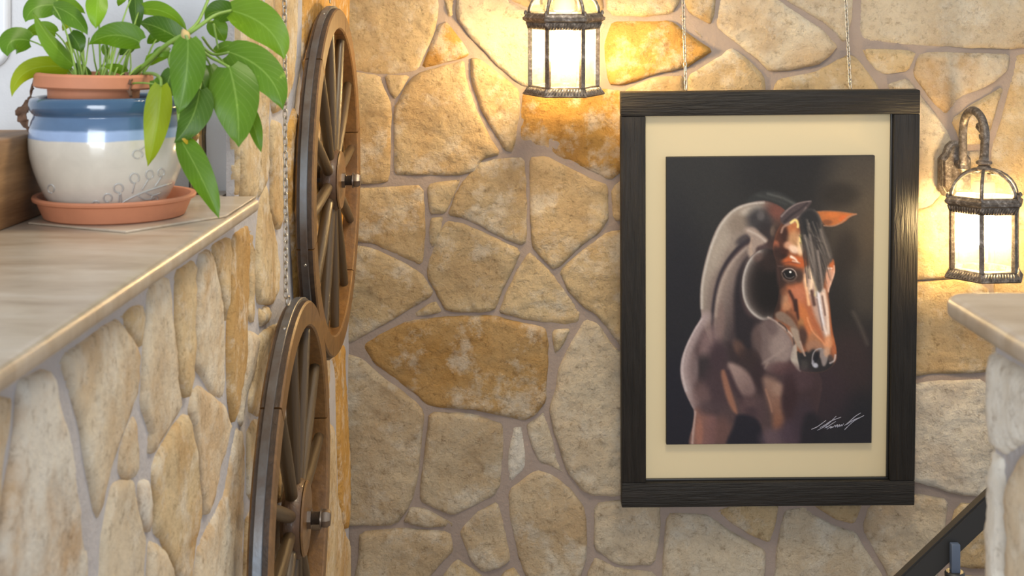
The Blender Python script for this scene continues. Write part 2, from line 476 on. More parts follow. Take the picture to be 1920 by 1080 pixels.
def voronoi(x0, y0, x1, y1, size, seed):
    r = random.Random(seed); nx = max(1, round((x1-x0)/size)); ny = max(1, round((y1-y0)/size)); sites = []
    for i in range(nx):
        for j in range(ny):
            sites.append(((x0+(i+0.5+r.uniform(-.34, .34))*(x1-x0)/nx), (y0+(j+0.5+r.uniform(-.34, .34))*(y1-y0)/ny)))
    cells = []
    for i, s in enumerate(sites):
        poly = [(x0, y0), (x1, y0), (x1, y1), (x0, y1)]
        for j, q in enumerate(sites):
            if i == j: continue
            mx, my = (s[0]+q[0])/2, (s[1]+q[1])/2; nx_, ny_ = q[0]-s[0], q[1]-s[1]
            out = []
            for k in range(len(poly)):
                a, b = poly[k], poly[(k+1) % len(poly)]
                da = (a[0]-mx)*nx_+(a[1]-my)*ny_; db = (b[0]-mx)*nx_+(b[1]-my)*ny_
                if da <= 0: out.append(a)
                if (da < 0) != (db < 0) and da != db:
                    t = da/(da-db); out.append((a[0]+(b[0]-a[0])*t, a[1]+(b[1]-a[1])*t))
            poly = out
            if len(poly) < 3: break
        if len(poly) >= 3: cells.append(poly)
    return cells

# ------------------------------------------------------------------ setting
floor = link('floor', box_mesh('floor', (-2.6, -3.4, -0.06), (2.6, 3.5, 0.0), FLOORM)); tag(floor, kind='structure', label='brown tiled floor of the passage')

D = 3.30                                   # mortar face of the back wall
XL = -0.407                                # mortar face of the left wall
YE = 1.912                                 # near end of the full-height left wall
HL = 0.2435                                # ledges lie this far below eye height
wall_back = link('wall_back', box_mesh('wall_back', (-0.6, D, 0.0), (2.0, D+0.15, CZ+0.8), MORTAR))
tag(wall_back, 'back wall clad with irregular honey-coloured quarry stones in wide mortar joints', kind='structure')
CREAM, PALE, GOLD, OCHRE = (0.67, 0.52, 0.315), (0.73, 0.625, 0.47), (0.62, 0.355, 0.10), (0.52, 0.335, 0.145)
GREY, ORANGE, WHT = (0.67, 0.54, 0.37), (0.62, 0.35, 0.10), (0.80, 0.75, 0.66)
YS = D-0.012
def to_back(u, v, h): return Vector((u, D-h, v))
BACK = [
 (CREAM, .35, [(640,-60),(812,-70),(822,15),(815,55),(800,90),(783,130),(740,138),(700,137),(640,128)]),
 (ORANGE, .8, [(838,42),(870,85),(880,103),(845,115),(790,128),(805,90),(822,50)]),
 (CREAM, .3, [(826,-60),(850,-60),(850,34),(836,25)]),
 (PALE, .2, [(857,-60),(940,-60),(955,5),(985,20),(1060,30),(1135,40),(1120,80),(1128,160),(1060,160),(985,162),(952,140),(917,106),(882,70),(857,35)]),
 (CREAM, .5, [(948,-70),(1118,-60),(1132,26),(1060,22),(985,12),(958,0)]),
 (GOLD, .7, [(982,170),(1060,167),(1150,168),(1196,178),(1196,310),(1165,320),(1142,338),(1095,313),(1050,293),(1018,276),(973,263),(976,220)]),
 (CREAM, .35, [(882,110),(900,112),(940,142),(973,170),(974,200),(967,258),(960,284),(946,282),(924,245),(899,195),(884,150)]),
 (CREAM, .35, [(760,165),(775,145),(790,136),(845,121),(870,114),(875,155),(889,200),(913,248),(938,288),(905,298),(888,322),(860,328),(790,328),(745,328),(739,318),(740,200),(747,190)]),
 (CREAM, .35, [(722,142),(768,142),(756,163),(740,187),(730,170)]),
 (CREAM, .5, [(640,132),(712,142),(722,172),(733,197),(731,325),(726,342),(640,344)]),
 (CREAM, .5, [(640,354),(735,352),(793,346),(797,440),(791,498),(740,474),(700,456),(640,448)]),
 (CREAM, .4, [(802,347),(845,340),(862,338),(850,365),(835,400),(806,401)]),
 (CREAM, .3, [(872,338),(897,308),(930,298),(983,296),(986,350),(987,453),(975,459),(945,447),(900,422),(870,409),(840,403),(853,368)]),
 (CREAM, .3, [(806,409),(831,408),(821,450),(806,468)]),
 (CREAM, .3, [(838,414),(870,420),(920,443),(976,469),(958,510),(938,550),(927,583),(838,585),(822,555),(802,520),(802,500),(817,450)]),
 (CREAM, .25, [(993,296),(1025,294),(1060,312),(1110,337),(1139,347),(1140,410),(1120,438),(1085,463),(1050,498),(1036,503),(1013,480),(998,460),(994,380)]),
 (CREAM, .3, [(1146,352),(1192,322),(1192,415),(1150,412)]),
 (CREAM, .25, [(1049,508),(1090,471),(1140,434),(1192,430),(1192,664),(1167,654),(1142,618),(1117,588),(1097,578),(1066,545)]),
 (CREAM, .25, [(992,473),(1005,484),(1033,512),(1058,547),(1087,583),(1083,603),(1060,609),(1020,603),(975,596),(935,586),(948,555),(967,512)]),
 (CREAM, .35, [(640,457),(700,467),(745,488),(788,512),(811,546),(804,558),(768,578),(718,608),(660,642),(640,640)]),
 (CREAM, .3, [(768,594),(816,563),(828,586)]),
 (OCHRE, .75, [(680,648),(717,625),(767,602),(850,594),(925,592),(960,602),(1020,614),(1027,640),(1024,700),(1023,750),(1003,778),(980,788),(930,776),(880,766),(803,761),(783,741),(743,711),(703,681)]),
 (CREAM, .3, [(1035,619),(1070,617),(1055,645),(1041,665)]),
 (PALE, .18, [(1098,598),(1123,608),(1148,648),(1194,690),(1194,920),(1150,928),(1112,928),(1092,918),(1063,883),(1052,850),(1037,800),(1031,765),(1043,730),(1048,690),(1072,640)]),
 (PALE, .2, [(1020,773),(1028,800),(1042,850),(1058,886),(1030,872),(1010,866),(993,820),(988,797),(1006,787)]),
 (WHT, .1, [(961,803),(979,801),(983,840),(983,878),(953,906),(953,860)]),
 (GREY, .3, [(640,662),(680,674),(718,709),(768,744),(795,772),(789,830),(782,900),(769,945),(743,983),(660,985),(640,980)]),
 (GREY, .35, [(805,773),(870,775),(920,788),(942,797),(942,850),(937,908),(927,927),(890,947),(850,965),(815,952),(788,939),(790,900),(800,830)]),
 (GREY, .3, [(770,951),(800,955),(847,980),(847,987),(800,988),(758,981)]),
 (GREY, .3, [(676,997),(760,991),(843,997),(849,1033),(828,1053),(798,1090),(660,1112),(673,1050)]),
 (GREY, .3, [(933,940),(942,982),(957,1048),(940,1062),(905,1072),(882,1048),(863,1000),(873,982),(900,958)]),
 (GREY, .35, [(1005,881),(1040,893),(1073,922),(1097,957),(1100,1040),(1087,1080),(1078,1112),(1003,1112),(978,1060),(958,980),(953,920)]),
 (CREAM, .3, [(855,1048),(880,1063),(908,1083),(900,1120),(802,1120)]),
 (CREAM, .3, [(945,1073),(965,1064),(988,1110),(922,1120)]),
 (PALE, .2, [(1116,944),(1165,938),(1237,937),(1237,990),(1227,1058),(1165,1059),(1140,1047),(1114,1028)]),
 (PALE, .2, [(1118,1044),(1160,1068),(1228,1072),(1228,1130),(1092,1130),(1102,1077)]),
 (PALE, .25, [(1250,962),(1300,964),(1328,967),(1363,993),(1408,1018),(1434,1032),(1432,1075),(1428,1130),(1243,1130),(1243,1060)]),
 (CREAM, .25, [(1345,957),(1400,942),(1459,946),(1452,985),(1441,1018),(1402,998),(1362,973)]),
 (PALE, .3, [(1472,957),(1510,952),(1528,968),(1568,988),(1603,998),(1622,1032),(1647,1067),(1676,1130),(1444,1130),(1454,1070),(1458,1020)]),
 (CREAM, .25, [(1522,945),(1618,942),(1600,982),(1562,970)]),
 (PALE, .3, [(1630,948),(1715,924),(1777,938),(1772,980),(1762,1050),(1747,1130),(1692,1130),(1643,1035),(1618,992)]),
 (WHT, .25, [(1690,723),(1740,716),(1850,712),(1872,800),(1872,932),(1792,926),(1732,907),(1690,897)]),
 (CREAM, .45, [(1690,530),(1850,522),(1872,697),(1740,700),(1690,708)]),
 (CREAM, .35, [(1792,943),(1872,947),(1872,1066),(1773,1058)]),
 (CREAM, .35, [(1763,1078),(1872,1082),(1872,1130),(1752,1130)]),
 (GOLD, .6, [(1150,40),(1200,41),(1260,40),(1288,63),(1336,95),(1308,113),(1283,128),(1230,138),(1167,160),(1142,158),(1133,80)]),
 (CREAM, .4, [(1126,-60),(1283,-60),(1272,5),(1260,25),(1200,30),(1142,28)]),
 (PALE, .2, [(1274,22),(1290,32),(1313,62),(1330,78),(1352,97),(1346,98),(1302,56),(1277,37)]),
 (CREAM, .5, [(1290,-60),(1343,-60),(1340,20),(1333,45),(1315,37),(1292,20),(1284,0)]),
 (PALE, .45, [(1352,-60),(1436,-60),(1452,-3),(1498,28),(1538,53),(1570,86),(1557,103),(1528,122),(1470,133),(1442,132),(1422,112),(1377,77),(1343,49),(1352,0)]),
 (PALE, .2, [(1467,-60),(1598,-60),(1596,30),(1588,72),(1577,77),(1548,43),(1502,15),(1467,-4)]),
 (PALE, .3, [(1620,-60),(1965,-60),(1965,86),(1890,92),(1830,89),(1720,85),(1613,75),(1612,45)]),
 (CREAM, .3, [(1370,91),(1390,103),(1432,140),(1435,200),(1370,202),(1292,192),(1290,142),(1340,113)]),
 (CREAM, .4, [(1170,170),(1230,145),(1282,141),(1285,200),(1170,202)]),
 (CREAM, .25, [(1460,148),(1530,136),(1567,115),(1590,103),(1603,108),(1627,138),(1646,162),(1650,202),(1447,202),(1452,167)]),
 (CREAM, .3, [(1617,91),(1717,96),(1703,133),(1660,139),(1646,132),(1628,113)]),
 (PALE, .6, [(1725,98),(1830,101),(1892,101),(1887,133),(1858,157),(1798,182),(1775,214),(1748,188),(1718,148),(1713,133)]),
 (PALE, .2, [(1662,162),(1702,148),(1738,197),(1769,237),(1787,272),(1777,330),(1740,378),(1692,388),(1692,200)]),
 (CREAM, .25, [(1784,224),(1830,193),(1882,161),(1862,220),(1847,268),(1803,270)]),
 (CREAM, .35, [(1902,103),(1965,98),(1965,420),(1862,420),(1858,290),(1878,225),(1896,150)]),
 (CREAM, .35, [(1692,397),(1745,388),(1787,338),(1797,283),(1846,285),(1852,430),(1857,507),(1780,522),(1692,524)]),
 (CREAM, .45, [(1867,430),(1965,430),(1965,700),(1882,700),(1862,520)]),
 # stones the picture covers
 (CREAM, .3, [(1200,206),(1430,208),(1420,480),(1300,520),(1200,470)]),
 (PALE, .3, [(1440,208),(1682,206),(1682,450),(1560,520),(1430,490)]),
 (CREAM, .3, [(1200,482),(1300,530),(1425,490),(1440,700),(1320,740),(1200,700)]),
 (PALE, .3, [(1437,500),(1560,530),(1682,462),(1682,720),(1560,740),(1450,700)]),
 (CREAM, .3, [(1200,712),(1320,750),(1445,710),(1450,930),(1330,945),(1202,925)]),
 (PALE, .3, [(1457,712),(1560,750),(1682,732),(1682,915),(1560,932),(1460,935)]),
]
def bpx(q): return ((q[0]-CX)*D/F, CZ-(q[1]-CY)*D/F)
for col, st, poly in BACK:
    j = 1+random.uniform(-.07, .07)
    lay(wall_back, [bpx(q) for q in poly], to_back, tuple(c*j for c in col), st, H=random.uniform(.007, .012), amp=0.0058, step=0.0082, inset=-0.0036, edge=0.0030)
for (x0, y0, x1, y1, sd) in ((640, -380, 1965, -78, 3), (640, 1136, 1965, 1480, 4), (1978, -380, 2260, 1480, 5), (1882, 712, 1968, 1128, 6)):
    a, b = bpx((x0, y1)), bpx((x1, y0))
    for poly in voronoi(a[0], a[1], b[0], b[1], 0.24, sd):
        lay(wall_back, poly, to_back, random.choice((CREAM, PALE, GREY, CREAM)), random.uniform(.15, .5), H=0.014, amp=0.006, step=0.016, inset=0.006, edge=0.004)

# left wall: full height behind the wheels, half height (1.1 m) under the ledge
ZL = CZ-HL
bm = bmesh.new()
bm_box(bm, (XL-0.012, YE, 0.0), (XL, D, CZ+0.8))
wall_left = link('wall_left', bm_mesh('wall_left', bm, MORTAR_COOL))
tag(wall_left, 'full-height left wall of pale stones behind the wagon wheels', kind='structure')
bm = bmesh.new(); bm_box(bm, (XL-0.35, 0.25, 0.0), (XL, YE, ZL-0.0225))
wall_left_low = link('wall_left_low', bm_mesh('wall_left_low', bm, MORTAR_COOL))
tag(wall_left_low, 'half-height left wall of pale stones under the long ledge', kind='structure')
XS = -0.397
def to_left(u, v, h): return Vector((XL+h, u, v))
LEFT = [
 (CREAM, .35, [(458,-90),(500,-90),(500,60),(497,150),(492,260),(488,330),(484,372),(458,372)]),
 (CREAM, .2, [(512,-90),(521,-90),(515,120),(511,200),(512,300),(510,335),(496,365),(493,372),(494,300),(500,180),(505,60)]),
 (CREAM, .2, [(497,378),(509,345),(513,400),(525,440),(530,490),(529,540),(518,568),(493,568),(489,530),(491,450)]),
 (CREAM, .4, [(518,228),(531,232),(535,300),(534,400),(530,428),(523,423),(515,395),(517,340),(514,300)]),
 (CREAM, .5, [(527,-90),(572,-90),(566,40),(558,150),(538,203),(520,211),(517,180),(522,80)]),
 (ORANGE, .5, [(548,240),(560,200),(563,400),(568,560),(560,560),(553,420),(547,330)]),
 (CREAM, .2, [(495,576),(522,578),(510,600),(498,614)]),
 (PALE, .3, [(-80,775),(20,748),(36,753),(33,820),(20,880),(13,950),(3,1110),(-100,1110)]),
 (WHT, .42, [(57,719),(103,697),(115,720),(128,780),(147,850),(157,930),(166,990),(180,1020),(180,1112),(13,1112),(23,950),(38,880),(48,800),(52,750)]),
 (PALE, .2, [(130,675),(230,604),(243,617),(269,656),(272,718),(255,778),(232,838),(219,898),(210,942),(200,973),(193,955),(181,880),(168,800),(148,730)]),
 (CREAM, .15, [(240,597),(280,572),(282,600),(277,652),(264,628)]),
 (PALE, .2, [(292,543),(317,526),(332,528),(335,620),(340,700),(349,763),(328,797),(302,845),(292,842),(294,800),(280,760),(282,700),(287,620)]),
 (PALE, .3, [(264,782),(270,800),(271,850),(268,888),(246,897),(238,880),(242,840)]),
 (CREAM, .25, [(342,513),(376,490),(374,560),(371,640),(368,700),(360,742),(352,738),(345,700),(342,600)]),
 (PALE, .4, [(384,484),(402,471),(413,510),(423,570),(430,630),(433,720),(428,747),(410,737),(387,698),(374,688),(376,640),(380,560)]),
 (CREAM, .3, [(407,464),(440,447),(438,500),(434,580),(431,602),(426,560),(414,500)]),
 (OCHRE, .35, [(445,446),(474,424),(480,450),(476,540),(468,620),(464,680),(458,720),(445,795),(438,740),(436,640),(442,520)]),
 (CREAM, .2, [(479,432),(484,460),(483,520),(488,600),(481,602),(474,590),(479,540)]),
 (PALE, .2, [(473,623),(489,628),(494,642),(484,700),(469,740),(464,797),(457,788),(464,700)]),
 (PALE, .25, [(366,773),(374,734),(386,724),(410,751),(433,762),(441,800),(432,840),(420,880),(408,938),(400,961),(392,961),(386,900),(379,830)]),
 (CREAM, .5, [(356,780),(366,802),(373,850),(380,910),(385,963),(376,1000),(366,1080),(363,1112),(355,1100),(332,1050),(317,1013),(302,997),(300,880),(308,857),(331,815)]),
 (WHT, .6, [(275,907),(288,903),(294,950),(294,995),(284,990),(274,968)]),
 (PALE, .3, [(227,908),(260,903),(268,962),(282,1006),(280,1112),(203,1112),(208,1010),(217,962)]),
 (PALE, .2, [(294,1014),(310,1024),(333,1062),(347,1112),(290,1112)]),
 (PALE, .35, [(404,982),(416,963),(432,930),(442,862),(453,805),(464,813),(466,900),(462,1000),(454,1112),(374,1112),(384,1022)]),
 (GOLD, .5, [(624,668),(655,645),(656,760),(658,880),(658,960),(654,990),(648,985),(642,950),(640,860),(636,700)]),
 (CREAM, .4, [(621,790),(633,805),(637,930),(646,985),(658,1010),(658,1110),(610,1110),(618,900)]),
 (CREAM, .4, [(490,640),(500,625),(545,600),(548,760),(495,780),(475,770)]),
 (CREAM, .4, [(552,600),(612,590),(618,640),(620,770),(552,770)]),
 (CREAM, .4, [(474,790),(545,778),(545,940),(474,945)]),
 (CREAM, .4, [(553,782),(612,790),(610,940),(553,945)]),
 (CREAM, .4, [(472,955),(545,955),(545,1112),(466,1112)]),
 (CREAM, .4, [(553,955),(604,955),(603,1112),(553,1112)]),
 (ORANGE, .5, [(578,-90),(656,-90),(654,150),(610,160),(574,140)]),
 (CREAM, .5, [(572,152),(610,172),(655,160),(655,330),(572,335)]),
 (ORANGE, .4, [(572,345),(655,342),(655,490),(575,500)]),
 (CREAM, .5, [(577,508),(655,500),(655,630),(620,645),(577,570)]),
]
def lpx(q):
    p = PX(q[0], q[1], XS); return (p.y, p.z)
for col, st, poly in LEFT:
    mx_ = sum(q[0] for q in poly)/len(poly); my_ = sum(q[1] for q in poly)/len(poly)
    lay(wall_left_low if mx_ < 490 and my_ > 400 else wall_left, [lpx(q) for q in poly], to_left, col, min(.8, st+.22), H=random.uniform(.006, .0095), amp=0.0030, step=0.010, mat=STONE_SMOOTH, inset=-0.0050, edge=0.0022)
for (ya, yb, za, zb, sd) in ((0.28, 0.80, 0.85, 1.60, 8), (0.28, 1.9, 0.45, 1.30, 9)):
    for poly in voronoi(ya, za, yb, zb, 0.22, sd):
        cy = sum(q[0] for q in poly)/len(poly); cz = sum(q[1] for q in poly)/len(poly)
        # keep clear of the traced stones
        top = max(q[1] for q in poly)
        pr = (CZ-top)/max(q[0] for q in poly)*F+CY if sd == 9 else 9999
        if sd == 9 and pr < 1116: continue
        if sd == 8 and max(q[0] for q in poly) > 0.90: continue
        lay(wall_left_low, poly, to_left, random.choice((PALE, CREAM, WHT)), random.uniform(.15, .4), H=0.009, amp=0.003, step=0.02, mat=STONE_SMOOTH, inset=0.006, edge=0.004)
# stone that turns the corner at the near end of the full-height wall
def to_end(u, v, h): return Vector((u, YE-h, v))
for poly in ([(-0.416, ZL+.004), (-0.399, ZL+.004), (-0.398, ZL+.16), (-0.415, ZL+.15)],
             [(-0.415, ZL+.162), (-0.398, ZL+.168), (-0.399, ZL+.42), (-0.415, ZL+.42)]):
    lay(wall_left, poly, to_end, CREAM, .35, H=0.006, amp=0.002, step=0.008, mat=STONE_SMOOTH, inset=0.0, edge=0.004)

wall_niche = link('wall_niche', box_mesh('wall_niche', (-1.75, 1.98, 0.0), (XL-0.013, 2.12, CZ+0.8), PLASTER))
tag(wall_niche, 'white plastered wall behind the potted plant', kind='structure')

# right half wall
XR = 0.445
bm = bmesh.new(); bm_box(bm, (XR, 0.25, 0.0), (XR+0.32, 1.165, ZL-0.022))
wall_right = link('wall_right', bm_mesh('wall_right', bm, MORTAR_COOL)); tag(wall_right, 'half-height wall of pale stones under the right slab', kind='structure')
XRS = 0.436
def to_right(u, v, h): return Vector((XR-h, u, v))
RIGHT = [
 (WHT, .12, [(1842,654),(1900,695),(1990,752),(1990,790),(1920,810),(1895,834),(1870,852),(1850,838),(1843,800)]),
 (WHT, .1, [(1842,845),(1866,866),(1868,920),(1870,1000),(1872,1112),(1840,1112),(1840,980),(1838,900)]),
 (PALE, .25, [(1880,902),(1900,863),(1925,838),(2000,803),(2000,1112),(1880,1112)]),
 (PALE, .2, [(2010,770),(2200,885),(2230,1110),(2010,1112)]),
 (PALE, .2, [(2215,900),(2500,1080),(2500,1300),(2245,1300)]),
 (WHT, .2, [(1842,1122),(1990,1122),(2000,1400),(1845,1400)]),
 (PALE, .2, [(2005,1122),(2225,1122),(2240,1420),(2010,1400)]),
]
for col, st, poly in RIGHT:
    uv = []
    for q in poly:
        p = PX(q[0], q[1], XRS); uv.append((p.y, p.z))
    lay(wall_right, uv, to_right, col, st, H=0.009, amp=0.0030, step=0.009, mat=STONE_SMOOTH, inset=-0.003, edge=0.0032)

# slabs with rounded edges
def slab(name, outline, z0, z1, r, mat):
    """outline: list of (x, y) ccw; bull-nosed rim"""
    n = len(outline); rings = []
    pts = [Vector(p) for p in outline]
    def offset(dd):
        out = []
        for i in range(n):
            a, b, c = pts[i-1], pts[i], pts[(i+1) % n]
            e1 = (b-a).normalized(); e2 = (c-b).normalized()
            n1 = Vector((-e1.y, e1.x)); n2 = Vector((-e2.y, e2.x))
            k = (n1+n2); k = k/max(0.2, (1+n1.dot(n2)))
            out.append(b+k*dd)
        return out
    prof = []
    for i in range(7):
        a = math.pi/2*i/6
        prof.append((r*(1-math.sin(a)), z1-r+r*math.cos(a)))   # from top inwards to side
    for i in range(7):
        a = math.pi/2*i/6
        prof.append((r*(1-math.cos(a)), z0+r-r*math.sin(a)))
    vs, fs = [], []
    for dd, z in prof:
        for p in offset(dd): vs.append((p.x, p.y, z))
    m = len(prof)
    for k in range(m-1):
        for i in range(n):
            j = (i+1) % n
            fs.append((k*n+i, k*n+j, (k+1)*n+j, (k+1)*n+i)[::-1])
    fs.append(tuple(range(n))); fs.append(tuple((m-1)*n+i for i in range(n))[::-1])
    me = mesh_from(name, vs, fs, mat)
    bm = bmesh.new(); bm.from_mesh(me); bmesh.ops.recalc_face_normals(bm, faces=bm.faces); bm.to_mesh(me); bm.free()
    me.set_sharp_from_angle(angle=math.radians(50))
    return me
left_ledge = link('stone_ledge', slab('stone_ledge', [(-0.80, 0.22), (-0.37, 0.22), (-0.37, YE-0.002), (XL-0.014, YE-0.002), (XL-0.014, 1.978), (-0.80, 1.978)], ZL-0.022, ZL, 0.009, MARBLE))
tag(left_ledge, 'long polished beige stone ledge carrying the potted plant', 'ledge')
rr = 0.028; cx_, cy_ = 0.41+rr, 1.215-rr
corner = [(cx_+rr*math.cos(a), cy_+rr*math.sin(a)) for a in [math.pi-math.pi/2*i/8 for i in range(9)]]
outl = [(0.80, 0.22), (0.80, 1.215)] + corner[::-1] + [(0.41, 0.22)]
right_ledge = link('stone_ledge', slab('stone_ledge', outl, ZL-0.022, ZL, 0.009, MARBLE))
tag(right_ledge, 'beige stone slab with a rounded corner topping the right half wall', 'ledge')

# thin square-cut tile under the saucer
tile_o = [(-0.466, 1.567), (-0.374, 1.705), (-0.374, 1.905), (-0.425, 1.905), (-0.425, 1.97), (-0.614, 1.97), (-0.614, 1.643)]
tile = link('stone_tile', slab('stone_tile', tile_o, 0, 0.0032, 0.0014, MARBLE), None, (0, 0, ZL))
tag(tile, 'thin beige stone tile lying on the left ledge under the terracotta saucer', 'tile')
ZT = ZL+0.0032

# wooden beam left of the pot
bm = bmesh.new(); bm_box(bm, (-0.80, 0.9, 0.0), (-0.627, 1.76, 0.113), 0.004, 2)
beam = link('wooden_beam', bm_mesh('wooden_beam', bm, BLOCKWOOD, True, 40), None, (0, 0, ZL))
tag(beam, 'brown wooden beam lying on the ledge left of the pot', 'beam')

# white rounded panel on the niche wall
def rounded_rect(w, h, r, n=8):
    out = []
    for (cx, cy, a0) in ((w/2-r, h/2-r, 0), (-w/2+r, h/2-r, 90), (-w/2+r, -h/2+r, 180), (w/2-r, -h/2+r, 270)):
        for i in range(n+1):
            a = math.radians(a0+90*i/n); out.append((cx+r*math.cos(a), cy+r*math.sin(a)))
    return out
pc = P(-130, 20, 1.967)
panel = link('wall_panel', slab('wall_panel', rounded_rect(0.24, 0.18, 0.035), 0, 0.02, 0.006, WHITE), None, (pc.x, 1.98, pc.z), (math.pi/2, 0, 0))
tag(panel, 'white rounded panel mounted on the white wall at the far left', 'panel')

# handrail behind the right half wall
YR = 2.3
hr = empty('handrail', P(1790, 1200, YR)); tag(hr, 'black sloping metal handrail with a blue grey post beside the right half wall', 'handrail')
hr.location.z = 0.0
a, b = P(1640, 1150, YR), P(1930, 875, YR)
ax = (b-a).normalized(); up = Vector((-ax.z, 0, ax.x))
if up.z < 0: up = -up
vs = []
for p in (a, b):
    for dy, du in ((-.012, -.021), (.012, -.021), (.012, .021), (-.012, .021)):
        vs.append(p+Vector((0, dy, 0))+up*du)
bm = bmesh.new(); bv = [bm.verts.new(v-hr.location) for v in vs]
for f in ((0, 1, 2, 3), (7, 6, 5, 4), (0, 4, 5, 1), (1, 5, 6, 2), (2, 6, 7, 3), (3, 7, 4, 0)): bm.faces.new([bv[i] for i in f])
bmesh.ops.bevel(bm, geom=bm.edges[:], offset=0.003, segments=2, affect='EDGES')
link('rail', bm_mesh('rail', bm, BLACKMETAL, True, 40), hr)
pt = P(1790, 1018, YR-0.018); pb = P(1790, 1072, YR-0.018)
lx = pt.x-hr.location.x
me = box_mesh('bracket', (lx-.008, -.026, pb.z-.02), (lx+.008, -.0125, pt.z), BLUEMETAL, 0.002)
tag(link('bracket', me, hr), 'blue grey flat bracket')
me = lathe_mesh('collar', [(0.0, -.004), (.0165, -.004), (.0175, 0), (.0175, .006), (.015, .009), (0.0, .009)], BLACKMETAL, 32)
link('collar', me, hr, (lx, -.018, pb.z-.008))
me = lathe_mesh('post', [(0, 0), (.04, 0), (.04, .008), (.0145, .012), (.0145, pb.z-.012), (0, pb.z-.012)], BLACKMETAL, 32)
link('post', me, hr, (lx, -.018, 0))

# ------------------------------------------------------------------ chains
LINK_P = 0.0115
def oval(lh, w, n=18):
    out = []
    for i in range(n):
        a = 2*math.pi*i/n
        x, z = math.cos(a), math.sin(a)
        out.append(Vector((w*x, 0, lh*z+(0.0025 if z > 0.01 else -0.0025 if z < -0.01 else 0))))
    return out
LINK_ME = tube_mesh('chain_link', oval(LINK_P*0.5-0.0005, 0.0038), 0.0014, CHAINM, 6, closed=True)
def chain(name, top, bottom, label, cat='chain', group=None):
    root = empty(name, bottom); tag(root, label, cat, group)
    d = Vector(top)-Vector(bottom); n = int(d.length/LINK_P); q = d.to_track_quat('Z', 'Y')
    for i in range(n):
        o = bpy.data.objects.new('chain_link', LINK_ME); COL.objects.link(o); o.parent = root
        o.location = d*((i+0.5)/n)
        rr_ = q @ Quaternion((0, 0, 1), math.radians(35 if i % 2 else 125)+random.uniform(-.2, .2))
        o.rotation_euler = rr_.to_euler()
    return root
# ------------------------------------------------------------------ wagon wheels
RW = 0.375
TH = 0.034
def arc_block(r0, r1, x0, x1, a0, a1, n=10, bev=0.003):
    vs, fs = [], []
    prof = [(r0, x0+bev), (r0+bev, x0), (r1-bev, x0), (r1, x0+bev), (r1, x1-bev), (r1-bev, x1), (r0+bev, x1), (r0, x1-bev)]
    m = len(prof)
    for i in range(n+1):
        a = a0+(a1-a0)*i/n
        for r, x in prof: vs.append((x, r*math.cos(a), r*math.sin(a)))
    for i in range(n):
        for k in range(m):
            k2 = (k+1) % m
            fs.append((i*m+k, i*m+k2, (i+1)*m+k2, (i+1)*m+k))
    fs.append(tuple(range(m))[::-1]); fs.append(tuple(n*m+k for k in range(m)))
    return vs, fs
def fixn(me):
    bm = bmesh.new(); bm.from_mesh(me); bmesh.ops.recalc_face_normals(bm, faces=bm.faces); bm.to_mesh(me); bm.free()
    me.set_sharp_from_angle(angle=math.radians(30)); return me
vs, fs = arc_block(RW-0.050, RW-0.006, -TH/2, TH/2, math.radians(0.25), math.radians(59.75), 14)
FEL_ME = fixn(mesh_from('felloe', vs, fs, FELLOEWOOD))
# the outer edge of the felloes is stained dark
FEL_ME.materials.append(TYREWOOD)
for pl in FEL_ME.polygons:
    c = pl.center; r = math.hypot(c.y, c.z); nr = (pl.normal.y*c.y+pl.normal.z*c.z)/max(r, 1e-6)
    if nr > 0.9: pl.material_index = 1
vs, fs = [], []
def ring(r0, r1, x0, x1, n=72):
    v, f = lathe([(r0, x0), (r1-.001, x0), (r1, x0+.001), (r1, x1-.001), (r1-.001, x1), (r0, x1), (r0, x0)], n, 'X')
    return v, f
v_, f_ = ring(RW-.0065, RW, -TH*.24, TH*.17)
TYRE_ME = fixn(mesh_from('iron_tyre', v_, f_, IRON))
SP = []
prof = [(0.0, .055), (.0105, .055), (.0115, .12), (.0118, .20), (.0105, .28), (.0095, .333), (0.0, .333)]
SPOKE_ME = lathe_mesh('spoke', prof, SPOKEWOOD, 14)
HUB_ME = lathe_mesh('hub', [(0, -.017), (.058, -.017), (.066, -.010), (.0675, .0), (.066, .010), (.062, .0165), (0.0, .0165)], HUBWOOD, 40, 'X')
FLANGE_ME = lathe_mesh('hub_plate', [(0, .0167), (.060, .0167), (.063, .0185), (.060, .0215), (.0, .0225)], FELLOEWOOD, 40, 'X')
v_, f_ = lathe([(0, .0225), (.013, .0225), (.013, .031), (.0, .031)], 6, 'X')
bv, bf = list(v_), list(f_)
thr = [(0, .031)]
for i in range(9): thr += [(.0075, .031+.0016*i), (.0088, .0318+.0016*i)]
thr += [(.0075, .0454), (0, .0454)]
for pr, nn_ in ((thr, 16), ([(0, .047), (.0105, .047), (.0115, .049), (.0115, .056), (.009, .060), (0, .0605)], 6), ([(0, .0450), (.0125, .0450), (.0125, .0472), (0, .0472)], 20)):
    v2, f2 = lathe(pr, nn_, 'X'); k = len(bv); bv += v2; bf += [tuple(i+k for i in f) for f in f2]
BOLT_ME = fixn(mesh_from('axle_bolt', bv, bf, BOLTM))
RIVET_ME = lathe_mesh('rivet', [(0, .0), (.003, 0.0), (.0022, .0014), (0, .002)], CHAINM, 10)
